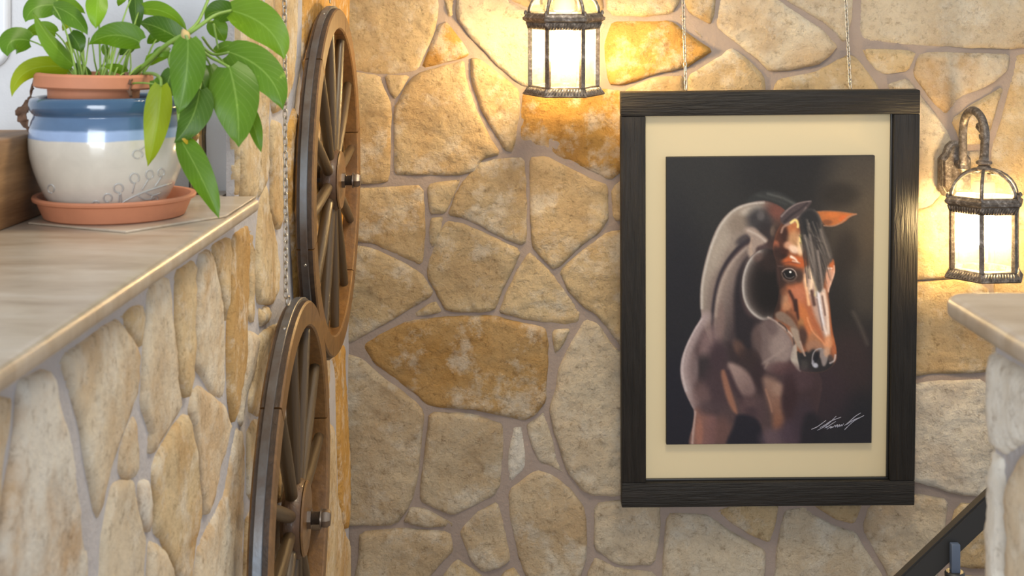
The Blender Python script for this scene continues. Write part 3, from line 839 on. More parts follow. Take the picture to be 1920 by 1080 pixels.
def wheel(loc, yaw, off, label):
    w = empty('wagon_wheel', loc, (0, 0, yaw)); tag(w, label, 'wheel', 'wooden wagon wheels hung on the left wall')
    for i in range(6):
        link('felloe', FEL_ME, w, None, (math.radians(60*i+off*2), 0, 0))
    t = link('iron_tyre', TYRE_ME, w)
    for i in range(12):
        a = math.radians(30*i+off); link('spoke', SPOKE_ME, w, None, (a-math.pi/2, 0, 0))
        if i % 3 == 0:
            rv = link('rivet', RIVET_ME, t, (0, RW*math.cos(a+.2), RW*math.sin(a+.2)), (a+.2-math.pi/2, 0, 0))
    h = link('hub', HUB_ME, w); link('hub_plate', FLANGE_ME, w); link('axle_bolt', BOLT_ME, w, (-.006, 0, 0)).scale = (1.12, 1.35, 1.35)
    return w
# local y axis: angle 180 deg points to the camera side
yu, zu = 2.75, CZ-(338-CY)*2.75/F
yl = 2.213; zl_ = CZ-(972-CY)*yl/F
wheel((-0.358-TH/2, yu, zu), math.radians(-0.3), 7, 'upper wooden wagon wheel with iron tyre hanging highest on the left wall')
wheel((-0.349-TH/2, yl, zl_), math.radians(1.05), 7, 'lower wooden wagon wheel with iron tyre hung below the other wheel')
topl = Vector((-0.372, yl-0.035, zl_+RW+0.004))
chain('hanging_chain', PX(533, -90, -0.3785), topl+Vector((-.002, -.008, 0.012)), 'long thin chain on the left wall holding the lower wheel', group=None)
chain('hanging_chain', (-0.384, yu-0.02, zu+RW+0.22), (-0.378, yu-0.01, zu+RW+0.007), 'short chain above the upper wheel')
ring_path = [topl+Vector((0.002*math.cos(a), .0065*math.cos(a), .004+.0075*math.sin(a))) for a in [2*math.pi*i/18 for i in range(18)]]
me = tube_mesh('metal_ring', ring_path, 0.0017, CHAINM, 8, True); off = centred(me)
tag(link('metal_ring', me, None, off), 'small shiny metal ring on top of the lower wheel', 'ring')

# ------------------------------------------------------------------ lanterns
def hexring(r, z, rot=0):
    return [(r*math.cos(math.radians(60*i+rot)), r*math.sin(math.radians(60*i+rot)), z) for i in range(6)]
def hex_solid(name, prof, mat, bev=0.0):
    vs, fs = [], []
    for r, z in prof: vs += hexring(max(r, 1e-4), z)
    m = len(prof)
    for k in range(m-1):
        for i in range(6):
            j = (i+1) % 6; fs.append((k*6+i, k*6+j, (k+1)*6+j, (k+1)*6+i))
    fs.append(tuple(range(6))[::-1]); fs.append(tuple((m-1)*6+i for i in range(6)))
    me = mesh_from(name, vs, fs, mat, False)
    bm = bmesh.new(); bm.from_mesh(me); bmesh.ops.recalc_face_normals(bm, faces=bm.faces); bm.to_mesh(me); bm.free()
    return me
def hex_ring(name, prof, mat):
    """closed profile swept round the hexagon (hollow)"""
    vs, fs = [], []
    for r, z in prof: vs += hexring(r, z)
    m = len(prof)
    for k in range(m):
        k2 = (k+1) % m
        for i in range(6):
            j = (i+1) % 6; fs.append((k*6+i, k*6+j, k2*6+j, k2*6+i))
    me = mesh_from(name, vs, fs, mat, False)
    bm = bmesh.new(); bm.from_mesh(me); bmesh.ops.recalc_face_normals(bm, faces=bm.faces); bm.to_mesh(me); bm.free()
    return me
# vertices lie at 0, 60, 120 ... degrees, so a flat face looks along -y
L_BASE = hex_ring('base', [(.058, .003), (.098, .000), (.101, .003), (.096, .009), (.088, .019), (.084, .023), (.058, .023)], LMETAL)
L_RIM = hex_ring('rim', [(.076, .160), (.086, .160), (.090, .168), (.093, .178), (.100, .182), (.101, .188), (.096, .191), (.094, .196), (.089, .199), (.076, .199)], LMETAL)
def bar_mesh():
    bm = bmesh.new(); bm_box(bm, (-.0056, -.0056, .021), (.0056, .0056, .162), .001, 1)
    return bm_mesh('bar', bm, LMETAL)
L_BAR = bar_mesh()
def pane_mesh():
    r = .0785*math.cos(math.radians(30)); h = .0785/2*0.98
    bm = bmesh.new(); bm_box(bm, (-h, -r-.0012, .0235), (h, -r+.0012, .1595)); return bm_mesh('glass_pane', bm, GLASS)
L_PANE = pane_mesh()
DOME = [(math.cos(math.radians(a)), math.sin(math.radians(a))) for a in (0, 12, 24, 36, 48, 60, 72, 82)]
L_RIB = tube_mesh('dome_rib', [(.083*c+.002, 0, .197+.066*s) for c, s in DOME], .0042, LMETAL, 8)
def dome_pane():
    vs, fs = [], []
    for c, s in DOME:
        for sgn in (-1, 1):
            a = math.radians(-90+30*sgn)
            vs.append((.080*c*math.cos(a), .080*c*math.sin(a), .198+.062*s))
    for k in range(len(DOME)-1): fs.append((2*k, 2*k+1, 2*k+3, 2*k+2))
    me = mesh_from('dome_pane', vs, fs, GLASS)
    return me
L_DOME = dome_pane()
L_CAP = lathe_mesh('finial', [(0, .258), (.016, .258), (.020, .262), (.016, .268), (.012, .272), (.019, .276), (.019, .281), (.012, .285), (.010, .296), (0, .298)], LMETAL, 28)
L_SOCKET = lathe_mesh('socket', [(0, .262), (.006, .262), (.006, .235), (.024, .232), (.026, .226), (.026, .206), (.020, .203), (.017, .180), (0, .178)], SOCKET, 24)
L_BULB = lathe_mesh('bulb', [(0, .180), (.014, .180), (.017, .165), (.025, .145), (.0305, .122), (.030, .105), (.024, .088), (.013, .078), (0, .075)], BULBM, 28)
HK = 0.112
hook_pts = [(0, 0, .290), (0, -.004, .32), (0, -.006, .35), (0, .006, .378), (0, .03, .396), (0, .056, .402), (0, .082, .395), (0, .103, .376), (0, HK, .345), (0, HK, .30), (0, HK-.001, .262)]
L_HOOK = tube_mesh('hook_arm', [Vector(p) for p in catmull(hook_pts, 6)], .0105, LMETAL, 12)
scr = [(0, .018+.022*(1-t)*math.cos(6*t)*.8, .345+.03*(1-t)*math.sin(6*t+.4)) for t in [i/20 for i in range(20)]]
scr[0] = (0, .002, .347)
L_SCROLL = tube_mesh('scroll', scr, [.0055-.002*i/20 for i in range(20)], LMETAL, 8)
L_BALL = lathe_mesh('ball_end', [(0, -.014), (.008, -.012), (.014, 0), (.012, .008), (.0105, .012), (0, .014)], LMETAL, 20)
PLD = 0.168   # wall face behind the lamp axis
def plate_mesh():
    out = []
    w, z0, z1 = .041, .178, .318
    pts = [(-w*.72, z0), (w*.72, z0), (w, z0+.018), (w, z1-.045), (w*.70, z1-.032), (w*.52, z1-.012), (w*.2, z1), (-w*.2, z1), (-w*.52, z1-.012), (-w*.70, z1-.032), (-w, z1-.045), (-w, z0+.018)]
    c = Vector((0, .25))
    vs, fs = [], []
    layers = [(1.0, PLD+.001), (1.0, PLD-.014), (.90, PLD-.020), (.86, PLD-.020), (.80, PLD-.028)]
    n = len(pts)
    for k, y in layers:
        for p in pts: vs.append((p[0]*k, y, c.y+(p[1]-c.y)*k))
    for L in range(len(layers)-1):
        for i in range(n):
            j = (i+1) % n; fs.append((L*n+i, L*n+j, (L+1)*n+j, (L+1)*n+i))
    fs.append(tuple(range(n))); fs.append(tuple((len(layers)-1)*n+i for i in range(n)))
    me = mesh_from('backplate', vs, fs, LMETAL, False)
    return fixn(me)
L_PLATE = plate_mesh()
L_STUB = tube_mesh('arm_stub', [(0, HK-.008, .262), (0, PLD-.024, .262)], .010, LMETAL, 12)
v_, f_ = [], []
for i in range(6):
    a0, a1 = math.radians(60*i), math.radians(60*i+60)
    for k in range(13):
        t = (k+.5)/13
        for (ra, za, rb, zb) in ((.0875, .1615, .0925, .1755), (.0985, .0045, .0885, .0185)):
            pa = Vector((ra*((1-t)*math.cos(a0)+t*math.cos(a1)), ra*((1-t)*math.sin(a0)+t*math.sin(a1)), za))
            pb_ = Vector((rb*((1-t)*math.cos(a0)+t*math.cos(a1)), rb*((1-t)*math.sin(a0)+t*math.sin(a1)), zb))
            sh = Vector((math.cos(a1)-math.cos(a0), math.sin(a1)-math.sin(a0), 0))*.0022
            v2, f2 = tube([pa-sh, pb_+sh], .0019, 5); k0 = len(v_); v_ += v2; f_ += [tuple(q+k0 for q in f) for f in f2]
L_BEAD = mesh_from('beading', v_, f_, LMETAL)
L_KNOB = lathe_mesh('rim_knob', [(0, 0), (.004, 0), (.0045, .004), (.003, .009), (0, .011)], LMETAL, 10)
def lantern(loc, rotz, lean, label):
    l = empty('wall_lantern', loc, (lean, 0, rotz)); tag(l, label, 'lantern', 'hexagonal wall lanterns on the stone wall')
    b = link('base', L_BASE, l); r = link('rim', L_RIM, l)
    link('beading', L_BEAD, l)['kind'] = 'stuff'
    for i in range(6):
        a = math.radians(60*i)
        link('bar', L_BAR, l, (.0815*math.cos(a), .0815*math.sin(a), 0), (0, 0, a))
        link('glass_pane', L_PANE, l, None, (0, 0, a)); link('dome_rib', L_RIB, l, None, (0, 0, a)); link('dome_pane', L_DOME, l, None, (0, 0, a))
        link('rim_knob', L_KNOB, r, (.093*math.cos(a), .093*math.sin(a), .195))
    for nm, me in (('finial', L_CAP), ('socket', L_SOCKET), ('hook_arm', L_HOOK), ('scroll', L_SCROLL), ('backplate', L_PLATE), ('arm_stub', L_STUB)):
        link(nm, me, l)
    tag(link('bulb', L_BULB, l), 'glowing warm white bulb')
    link('ball_end', L_BALL, l, (0, HK, .252))
    return l
YLAMP = 3.12
def lamp_at(px, py): return P(px, py, YLAMP)
lantern(lamp_at(1057, 177), math.radians(0), math.radians(3.0), 'black hexagonal wall lantern glowing above and left of the painting')
lantern(lamp_at(1845, 519), math.radians(6), math.radians(0), 'black hexagonal wall lantern with hooked arm glowing right of the painting')

# ------------------------------------------------------------------ framed painting
def fr_point(px, py, plane_o, ex, ez, en):
    d = Vector(((px-CX)/F, 1, -(py-CY)/F)); o = Vector((0, 0, CZ))
    t = (plane_o-o).dot(en)/d.dot(en); p = o+d*t-plane_o
    return (p.dot(ex), p.dot(ez))
YB = 3.215
zb = CZ-(950-CY)*YB/F
fo = Vector(((1440.5-CX)*YB/F, YB, zb))
lean = math.atan(.0231*YB/1.05); roll = math.radians(-0.5)
fm = Matrix.Rotation(lean, 4, 'X') @ Matrix.Rotation(roll, 4, 'Y')
ex, en, ez = fm.col[0].to_3d(), fm.col[1].to_3d(), fm.col[2].to_3d()
fr = empty('framed_painting', fo); fr.rotation_euler = fm.to_euler()
tag(fr, 'painting of a brown horse head on black in a cream mount and black wooden frame', 'painting')
fp = lambda x, y, dep=0.0: fr_point(x, y, fo+en*dep, ex, ez, en)
tl, tr_, br, bl = fp(1164, 172), fp(1726, 171), fp(1715, 948), fp(1166, 952)
itl, itr, ibr, ibl = fp(1211, 216), fp(1676, 216), fp(1669, 903), fp(1211, 905)
FD = .036
def board(L, Wd, sd):
    """rough sawn board along local x, front at y = 0"""
    nx, nz = max(4, int(L/.012)), 8
    bm = bmesh.new(); bm_box(bm, (-L/2, 0, -Wd/2), (L/2, FD, Wd/2), .0025, 2)
    return bm_mesh('frame_board', bm, FRAMEWOOD, True, 40)
x0, x1 = (tl[0]+bl[0])/2, (tr_[0]+br[0])/2; z0, z1 = (bl[1]+br[1])/2, (tl[1]+tr_[1])/2
xi0, xi1 = (itl[0]+ibl[0])/2, (itr[0]+ibr[0])/2; zi0, zi1 = (ibl[1]+ibr[1])/2, (itl[1]+itr[1])/2
link('frame_board', board(x1-x0, z1-zi1, 1), fr, ((x0+x1)/2, 0, (z1+zi1)/2))
link('frame_board', board(x1-x0, zi0-z0, 2), fr, ((x0+x1)/2, 0, (z0+zi0)/2))
link('frame_board', board(zi1-zi0-.001, xi0-x0, 3), fr, ((x0+xi0)/2, 0.0005, (zi0+zi1)/2), (0, math.pi/2, 0))
link('frame_board', board(zi1-zi0-.001, x1-xi1, 4), fr, ((x1+xi1)/2, 0.0005, (zi0+zi1)/2), (0, math.pi/2, 0))
link('mount_board', box_mesh('mount_board', (xi0-.004, .020, zi0-.004), (xi1+.004, .026, zi1+.004), MATB), fr)
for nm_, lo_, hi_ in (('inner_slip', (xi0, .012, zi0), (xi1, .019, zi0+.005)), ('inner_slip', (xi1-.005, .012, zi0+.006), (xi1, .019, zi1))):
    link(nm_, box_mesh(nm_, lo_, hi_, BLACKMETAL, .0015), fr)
# canvas
CD = .006
c_tl, c_tr, c_br, c_bl = fp(1251, 294, CD), fp(1640, 293, CD), fp(1635, 831, CD), fp(1248, 834, CD)
cx0, cx1 = (c_tl[0]+c_bl[0])/2, (c_tr[0]+c_br[0])/2; cz0, cz1 = (c_bl[1]+c_br[1])/2, (c_tl[1]+c_tr[1])/2
# --- the painted picture, mixed on a grid of paint dabs (coordinates: picture 390 x 540)
PW, PH = 390.0, 540.0
NX, NY = 292, 404
gx, gy = np.meshgrid(np.linspace(0, PW, NX), np.linspace(0, PH, NY))
IMG = np.zeros((NY, NX, 3))
OX, OY = 1250.0, 293.5
def rgb(c): return np.array(c, float)
CLIP = [None]
def comp(alpha, col, sl):
    a = (alpha if CLIP[0] is None else alpha*CLIP[0][sl])[..., None]; IMG[sl] = IMG[sl]*(1-a)+col*a
def region(pts, pad):
    p = np.array(pts); lo = p.min(0)-pad; hi = p.max(0)+pad
    ix0 = max(0, int(lo[0]/PW*(NX-1))); ix1 = min(NX, int(hi[0]/PW*(NX-1))+2)
    iy0 = max(0, int(lo[1]/PH*(NY-1))); iy1 = min(NY, int(hi[1]/PH*(NY-1))+2)
    return (slice(iy0, max(iy0, iy1)), slice(ix0, max(ix0, ix1)))
def sm(x): x = np.clip(x, 0, 1); return x*x*(3-2*x)
def loc_(pts): return [(x-OX, y-OY) for x, y in pts]
def poly(pts, col, f=3, a=1.0, col2=None, p0=None, p1=None, smooth=True):
    q = loc_(pts)
    if smooth: q = [tuple(v) for v in catmull(q, 5, True)]
    sl = region(q, f+1); X, Y = gx[sl], gy[sl]
    if X.size == 0: return
    d, ins = edge_dist(np.stack([X.ravel(), Y.ravel()], 1), np.array(q))
    sd = np.where(ins, d, -d).reshape(X.shape)
    al = sm((sd+f)/(2*f))*a
    c = rgb(col)
    if col2 is not None:
        (ax_, ay_), (bx_, by_) = loc_([p0, p1]); L = (bx_-ax_)**2+(by_-ay_)**2
        t = np.clip(((X-ax_)*(bx_-ax_)+(Y-ay_)*(by_-ay_))/L, 0, 1)[..., None]
        c = rgb(col)*(1-t)+rgb(col2)*t
    comp(al, c, sl)
def mask(pts, f=2):
    q = [tuple(v) for v in catmull(loc_(pts), 5, True)]
    d, ins = edge_dist(np.stack([gx.ravel(), gy.ravel()], 1), np.array(q))
    return sm((np.where(ins, d, -d).reshape(gx.shape)+f+1.2)/(2*f))
def stroke(pts, col, w, f=2, a=1.0, w2=None, col2=None):
    q = np.array(catmull(loc_(pts), 6)); n = len(q)
    sl = region(q, max(w, w2 or 0)+f+1); X, Y = gx[sl], gy[sl]
    if X.size == 0: return
    pts_ = np.stack([X.ravel(), Y.ravel()], 1)
    best = np.full(len(pts_), 1e9); bt = np.zeros(len(pts_))
    ww = w2 if w2 is not None else w
    for i in range(n-1):
        ab = q[i+1]-q[i]; L = (ab**2).sum()+1e-9
        t = np.clip(((pts_-q[i])@ab)/L, 0, 1); d = np.hypot(*(pts_-q[i]-t[:, None]*ab).T)
        tt = (i+t)/(n-1); dd = d-(w+(ww-w)*tt)/2
        k = dd < best; best[k] = dd[k]; bt[k] = tt[k]
    al = (sm((f-best)/(2*f))*a).reshape(X.shape)
    c = rgb(col)
    if col2 is not None: c = c*(1-bt[:, None])+rgb(col2)*bt[:, None]; c = c.reshape(X.shape+(3,))
    comp(al, c, sl)
def blob(x, y, rx, ry, col, a=1.0, ang=0, soft=1.0):
    X, Y = gx-(x-OX), gy-(y-OY); c, s = math.cos(ang), math.sin(ang)
    u, v = (X*c+Y*s)/rx, (-X*s+Y*c)/ry; r = np.sqrt(u*u+v*v)
    comp(sm((1+soft*0.5-r)/soft)*a, rgb(col), (slice(None), slice(None)))
#PAINT_BEGIN
IMG[:] = (36, 34, 35)
blob(1300, 340, 130, 110, (42, 41, 40), .8); blob(1480, 320, 90, 60, (30, 29, 30), .8)
blob(1265, 600, 60, 200, (27, 26, 32), .9); blob(1265, 780, 60, 120, (24, 23, 34), 1)
blob(1620, 360, 70, 110, (66, 59, 51), .9); blob(1600, 450, 60, 60, (58, 51, 45), .8); blob(1575, 365, 35, 22, (34, 30, 28), .8)
blob(1590, 480, 22, 45, (36, 31, 30), .8); blob(1625, 545, 45, 50, (60, 55, 50), .7); blob(1580, 600, 25, 90, (34, 31, 31), .7)
blob(1590, 690, 60, 70, (54, 40, 41), .8); blob(1600, 800, 80, 60, (31, 30, 36), .9); blob(1545, 740, 50, 60, (52, 38, 44), .8)
stroke([(1603, 585), (1618, 615), (1630, 645)], (88, 80, 74), 5, 6, .6)
# mane behind the crest
poly([(1398, 380), (1408, 366), (1425, 357), (1450, 356), (1475, 365), (1496, 380), (1500, 395), (1470, 395), (1430, 384)], (44, 45, 45), 4)
stroke([(1440, 362), (1468, 370), (1490, 381)], (88, 88, 86), 4, 4, .8); stroke([(1420, 364), (1450, 372), (1475, 382)], (62, 63, 62), 4, 4, .7)
# body
BODY = [(1440, 376), (1408, 378), (1378, 388), (1352, 412), (1335, 445), (1322, 488), (1314, 530), (1313, 570), (1316, 592), (1303, 615), (1288, 645), (1278, 675), (1277, 702), (1284, 730), (1297, 758), (1303, 772),
        (1300, 800), (1296, 840), (1375, 840), (1380, 800), (1400, 792), (1425, 800), (1434, 840), (1520, 840), (1535, 780), (1545, 720), (1530, 690), (1500, 640), (1470, 590), (1470, 450), (1475, 400)]
poly(BODY, (74, 56, 57), 2)
CLIP[0] = mask(BODY)
poly([(1470, 690), (1540, 690), (1545, 760), (1530, 840), (1480, 840)], (58, 41, 44), 16, .9)
# neck: broad light flank on the outside, modelled from pale rim to dark crease
poly([(1440, 377), (1408, 379), (1378, 389), (1353, 413), (1336, 446), (1323, 489), (1315, 532), (1314, 570), (1318, 600), (1332, 640), (1340, 640), (1336, 590), (1340, 545), (1352, 505), (1375, 470), (1405, 445), (1428, 430), (1450, 410), (1455, 390)],
     (160, 146, 132), 3, 1, (112, 96, 88), (1330, 470), (1400, 500))
stroke([(1360, 470), (1345, 510), (1334, 560), (1332, 610)], (120, 102, 94), 12, 9, .8)
stroke([(1432, 378), (1404, 381), (1377, 392), (1354, 416), (1338, 449), (1325, 491), (1317, 533), (1316, 575)], (196, 186, 175), 4, 3.5, .9)
blob(1385, 415, 22, 16, (128, 112, 98), .7, -.7); blob(1412, 393, 22, 9, (190, 178, 164), .8, -.2); blob(1350, 470, 12, 40, (168, 154, 138), .6, .35)
# crest: dark hollow and russet poll
blob(1460, 396, 26, 20, (104, 63, 54), .95, .3); blob(1468, 425, 16, 24, (92, 56, 48), .9)
blob(1425, 410, 24, 22, (52, 49, 52), .95, .4); blob(1440, 432, 20, 18, (44, 38, 40), .9); blob(1427, 402, 7, 9, (96, 90, 90), .7)
blob(1462, 395, 18, 10, (112, 66, 56), .8); blob(1458, 430, 12, 18, (84, 66, 56), .7); blob(1450, 432, 5, 9, (112, 92, 78), .7)
blob(1465, 450, 14, 28, (46, 30, 30), .8); blob(1448, 455, 10, 10, (58, 40, 36), .7)
# crease + second neck muscle
poly([(1412, 452), (1388, 470), (1366, 496), (1350, 530), (1341, 570), (1339, 620), (1350, 660), (1370, 690), (1385, 680), (1390, 620), (1388, 560), (1392, 510), (1408, 475)],
     (140, 122, 112), 3, 1, (62, 50, 52), (1347, 560), (1392, 575))
stroke([(1418, 442), (1392, 456), (1368, 482), (1350, 515), (1339, 560), (1336, 610), (1342, 650)], (40, 34, 42), 7, 4, .95, 4)
stroke([(1400, 462), (1376, 486), (1358, 516), (1348, 550), (1344, 590)], (170, 152, 140), 5, 5, .8)
blob(1395, 447, 16, 8, (54, 48, 54), .8, -.5)
blob(1352, 600, 8, 36, (124, 98, 92), .6)
# dark between neck muscle and cheek
poly([(1420, 462), (1402, 482), (1392, 520), (1392, 560), (1405, 590), (1440, 610), (1430, 680), (1400, 672), (1383, 640), (1378, 590), (1378, 540), (1390, 495)], (36, 30, 35), 6, .97)
# light knot above the cheek
poly([(1396, 428), (1412, 424), (1428, 436), (1440, 448), (1432, 456), (1420, 462), (1414, 482), (1404, 478), (1402, 462), (1410, 448)], (158, 138, 126), 4, .95)
stroke([(1404, 430), (1420, 438), (1436, 450)], (190, 174, 162), 4, 3, .8); stroke([(1410, 445), (1408, 460), (1410, 475)], (176, 150, 130), 4, 3, .8)
# cheek
CHEEK = [(1432, 466), (1412, 478), (1399, 500), (1393, 528), (1396, 558), (1408, 582), (1428, 597), (1448, 594), (1462, 570), (1468, 530), (1466, 490), (1452, 468)]
poly(CHEEK, (30, 24, 23), 3)
CLIP[0] = mask(CHEEK)
RIM = [(1424, 470), (1408, 484), (1398, 505), (1394, 530), (1397, 558), (1409, 581), (1430, 596), (1446, 595)]
stroke(RIM, (66, 56, 54), 34, 14, .9); stroke(RIM, (98, 88, 84), 20, 10, .8, 12); stroke(RIM, (140, 131, 125), 10, 6, .85, 7); stroke(RIM, (186, 178, 172), 4, 3, .9, 3)
blob(1450, 545, 26, 44, (20, 16, 16), .9, 0, 1.4); blob(1445, 490, 22, 18, (46, 32, 30), .7)
CLIP[0] = mask(BODY)
blob(1422, 480, 10, 8, (96, 74, 68), .7, -.6)
blob(1462, 500, 5, 34, (70, 46, 42), .8)
# face planes
FACE = [(1474, 410), (1490, 402), (1500, 412), (1510, 440), (1535, 470), (1556, 486), (1565, 486), (1567, 508), (1562, 528), (1556, 545), (1558, 580), (1563, 620), (1571, 655), (1571, 675), (1560, 690), (1540, 698),
        (1512, 697), (1499, 688), (1494, 665), (1486, 640), (1466, 612), (1452, 596), (1462, 560), (1464, 510), (1452, 470), (1455, 440), (1464, 422)]
CLIP[0] = None
poly(FACE, (142, 84, 56), 2.5)
CLIP[0] = mask(FACE)
poly([(1455, 440), (1470, 415), (1478, 440), (1480, 470), (1465, 485), (1452, 470)], (74, 42, 32), 5, .95)
blob(1474, 440, 9, 14, (58, 33, 27), .9)
blob(1487, 425, 9, 18, (182, 106, 62), .95); blob(1490, 448, 12, 16, (186, 138, 96), .9); blob(1502, 458, 6, 20, (232, 190, 140), .9); blob(1504, 447, 4, 10, (236, 214, 120), .8)
blob(1456, 459, 6, 9, (176, 96, 66), .95); blob(1466, 472, 12, 8, (58, 30, 24), .9); blob(1479, 458, 8, 7, (206, 150, 118), .9)
blob(1490, 466, 10, 7, (238, 204, 178), .9, .5); blob(1503, 466, 6, 9, (240, 200, 160), .9)
blob(1468, 479, 9, 5, (40, 24, 20), .8)
poly([(1464, 492), (1475, 482), (1490, 478), (1510, 484), (1515, 498), (1500, 500), (1480, 496)], (190, 90, 42), 4, .95)
stroke([(1485, 480), (1492, 484), (1497, 490)], (250, 232, 214), 5, 2.5, .95, 2); stroke([(1488, 488), (1500, 492)], (242, 214, 196), 3, 2, .8)
stroke([(1464, 494), (1480, 490), (1500, 493)], (122, 60, 38), 3, 2, .7)
# shade behind and below the eye
blob(1464, 520, 12, 24, (66, 42, 36), .95); blob(1458, 560, 8, 26, (52, 36, 30), .9)
# muzzle bones and cheek ridge
poly([(1478, 535), (1500, 530), (1520, 545), (1535, 590), (1548, 640), (1530, 650), (1512, 620), (1498, 590), (1484, 565)], (176, 98, 62), 6, .9)
blob(1496, 552, 16, 20, (190, 112, 80), .8, .6); blob(1510, 590, 8, 26, (198, 112, 58), .85, -.35); blob(1527, 628, 8, 28, (196, 110, 62), .85, -.5)
blob(1472, 560, 8, 15, (178, 126, 92), .95, .1); blob(1477, 573, 8, 9, (190, 128, 88), .8, .6)
stroke([(1482, 545), (1490, 562), (1494, 580)], (58, 32, 28), 6, 3, .9); stroke([(1494, 562), (1498, 590), (1500, 600)], (48, 26, 24), 6, 3, .9, 3); stroke([(1478, 585), (1490, 596), (1502, 615)], (96, 58, 40), 6, 4, .8)
blob(1504, 608, 6, 12, (166, 112, 66), .85); blob(1508, 630, 9, 20, (66, 46, 42), .85, -.2)
poly([(1518, 632), (1530, 620), (1545, 645), (1548, 665), (1530, 655), (1516, 650)], (164, 110, 76), 6, .9)
# blaze
poly([(1512, 502), (1522, 498), (1534, 520), (1545, 550), (1556, 600), (1562, 640), (1552, 640), (1542, 615), (1530, 590), (1518, 550), (1508, 525)], (186, 158, 146), 5, .85)
stroke([(1517, 502), (1524, 522), (1521, 548)], (250, 218, 182), 9, 4, .95, 4); stroke([(1510, 515), (1515, 545), (1519, 570)], (244, 190, 142), 5, 3, .9)
stroke([(1530, 520), (1533, 545), (1530, 552)], (238, 216, 150), 5, 3, .8); stroke([(1524, 545), (1529, 570)], (78, 50, 46), 6, 3, .9)
stroke([(1536, 548), (1542, 585), (1547, 608)], (226, 222, 228), 8, 4, .95, 5); stroke([(1546, 545), (1553, 580), (1556, 610), (1556, 640)], (232, 206, 188), 9, 4, .9, 5)
stroke([(1534, 560), (1540, 592), (1546, 618)], (110, 88, 86), 3, 2, .7); stroke([(1544, 555), (1550, 590)], (92, 66, 62), 3, 2, .7)
stroke([(1548, 612), (1554, 630)], (240, 226, 220), 4, 3, .8)
stroke([(1561, 560), (1562, 600), (1567, 640), (1569, 660)], (176, 92, 48), 7, 3, .9); blob(1557, 640, 9, 12, (206, 128, 80), .8)
stroke([(1516, 595), (1526, 620), (1545, 640), (1550, 655)], (226, 150, 104), 3, 2, .7)
blob(1555, 648, 7, 10, (222, 150, 106), .8)
# brow ridge on the far side
poly([(1553, 492), (1560, 482), (1566, 495), (1567, 510), (1560, 505), (1552, 502)], (186, 94, 50), 3); poly([(1550, 500), (1562, 503), (1566, 512), (1560, 530), (1556, 548), (1551, 530)], (206, 150, 124), 3, .95)
stroke([(1566, 498), (1566, 512), (1560, 530), (1556, 545)], (236, 196, 176), 2.5, 2, .8); stroke([(1549, 494), (1553, 502), (1562, 502)], (246, 220, 206), 2.5, 1.5, .8)
stroke([(1456, 466), (1460, 490), (1463, 530), (1459, 565), (1450, 592)], (52, 34, 30), 16, 8, .9)
blob(1472, 545, 8, 8, (120, 72, 50), .6); blob(1470, 596, 10, 8, (92, 60, 44), .6)
# eye
blob(1480, 514, 21, 17, (52, 36, 32), .95, .25); blob(1500, 516, 8, 12, (62, 46, 40), .85)
stroke([(1468, 508), (1474, 503), (1484, 502), (1492, 507), (1495, 515)], (190, 172, 164), 1.8, 1.2, .9); stroke([(1467, 511), (1471, 520), (1480, 525), (1490, 524), (1496, 516)], (112, 94, 86), 2, 1.6, .8)
blob(1481, 513, 11.5, 8.6, (20, 18, 20), 1, .25, .5); stroke([(1472, 511), (1476, 518), (1484, 520), (1490, 517)], (120, 108, 104), 1.6, 1.2, .8)
blob(1483.5, 508.5, 2.2, 2.0, (245, 240, 236), 1, 0, .6); stroke([(1470, 522), (1482, 529), (1494, 527)], (104, 76, 64), 2.5, 2, .6); stroke([(1458, 497), (1470, 498)], (110, 88, 84), 2, 2, .6)
# muzzle
poly([(1497, 664), (1512, 660), (1528, 650), (1540, 655), (1562, 668), (1567, 682), (1556, 694), (1538, 699), (1514, 698), (1500, 690)], (40, 37, 40), 3)
poly([(1515, 645), (1530, 638), (1546, 646), (1556, 662), (1545, 672), (1530, 655), (1518, 660)], (158, 112, 88), 4, .85)
poly([(1537, 655), (1550, 655), (1556, 668), (1552, 684), (1546, 686), (1542, 672)], (138, 126, 124), 2.5, .95)
stroke([(1526, 682), (1527, 666), (1533, 656), (1543, 653)], (164, 158, 164), 2.0, 1.4, .9); blob(1532, 685, 5.5, 4.5, (186, 188, 204), .9, .5, .9); blob(1528, 680, 2.5, 5, (150, 150, 164), .8)
blob(1535, 668, 4, 11, (24, 24, 34), .9, .35); blob(1554, 660, 6, 9, (196, 150, 120), .85); stroke([(1570, 666), (1568, 676), (1560, 681)], (200, 186, 184), 3, 1.8, .9)
blob(1561, 672, 5, 7, (92, 74, 70), .7); blob(1567, 655, 4, 8, (170, 96, 62), .8)
blob(1510, 685, 9, 10, (66, 62, 60), .8)
CLIP[0] = None
# jaw line, lips
stroke([(1442, 594), (1456, 602), (1470, 613), (1482, 622), (1490, 632)], (206, 186, 172), 4, 2, .95, 3)
poly([(1456, 586), (1468, 583), (1484, 594), (1497, 612), (1499, 622), (1485, 612), (1470, 603), (1458, 596)], (128, 106, 92), 3, .95)
stroke([(1462, 603), (1474, 612), (1478, 620)], (40, 32, 30), 2.5, 1.6, .9); stroke([(1490, 632), (1492, 646)], (28, 24, 26), 3, 2, .9)
poly([(1484, 614), (1498, 618), (1503, 636), (1508, 660), (1513, 667), (1500, 652), (1493, 640)], (158, 140, 124), 3, .95)
poly([(1490, 648), (1496, 646), (1498, 668), (1502, 686), (1504, 697), (1495, 690), (1485, 674), (1486, 660)], (178, 166, 154), 2.5, .95)
stroke([(1499, 660), (1503, 680), (1504, 692)], (46, 44, 46), 4, 2, .9); stroke([(1503, 640), (1508, 655), (1512, 666)], (186, 158, 144), 3, 2, .8)
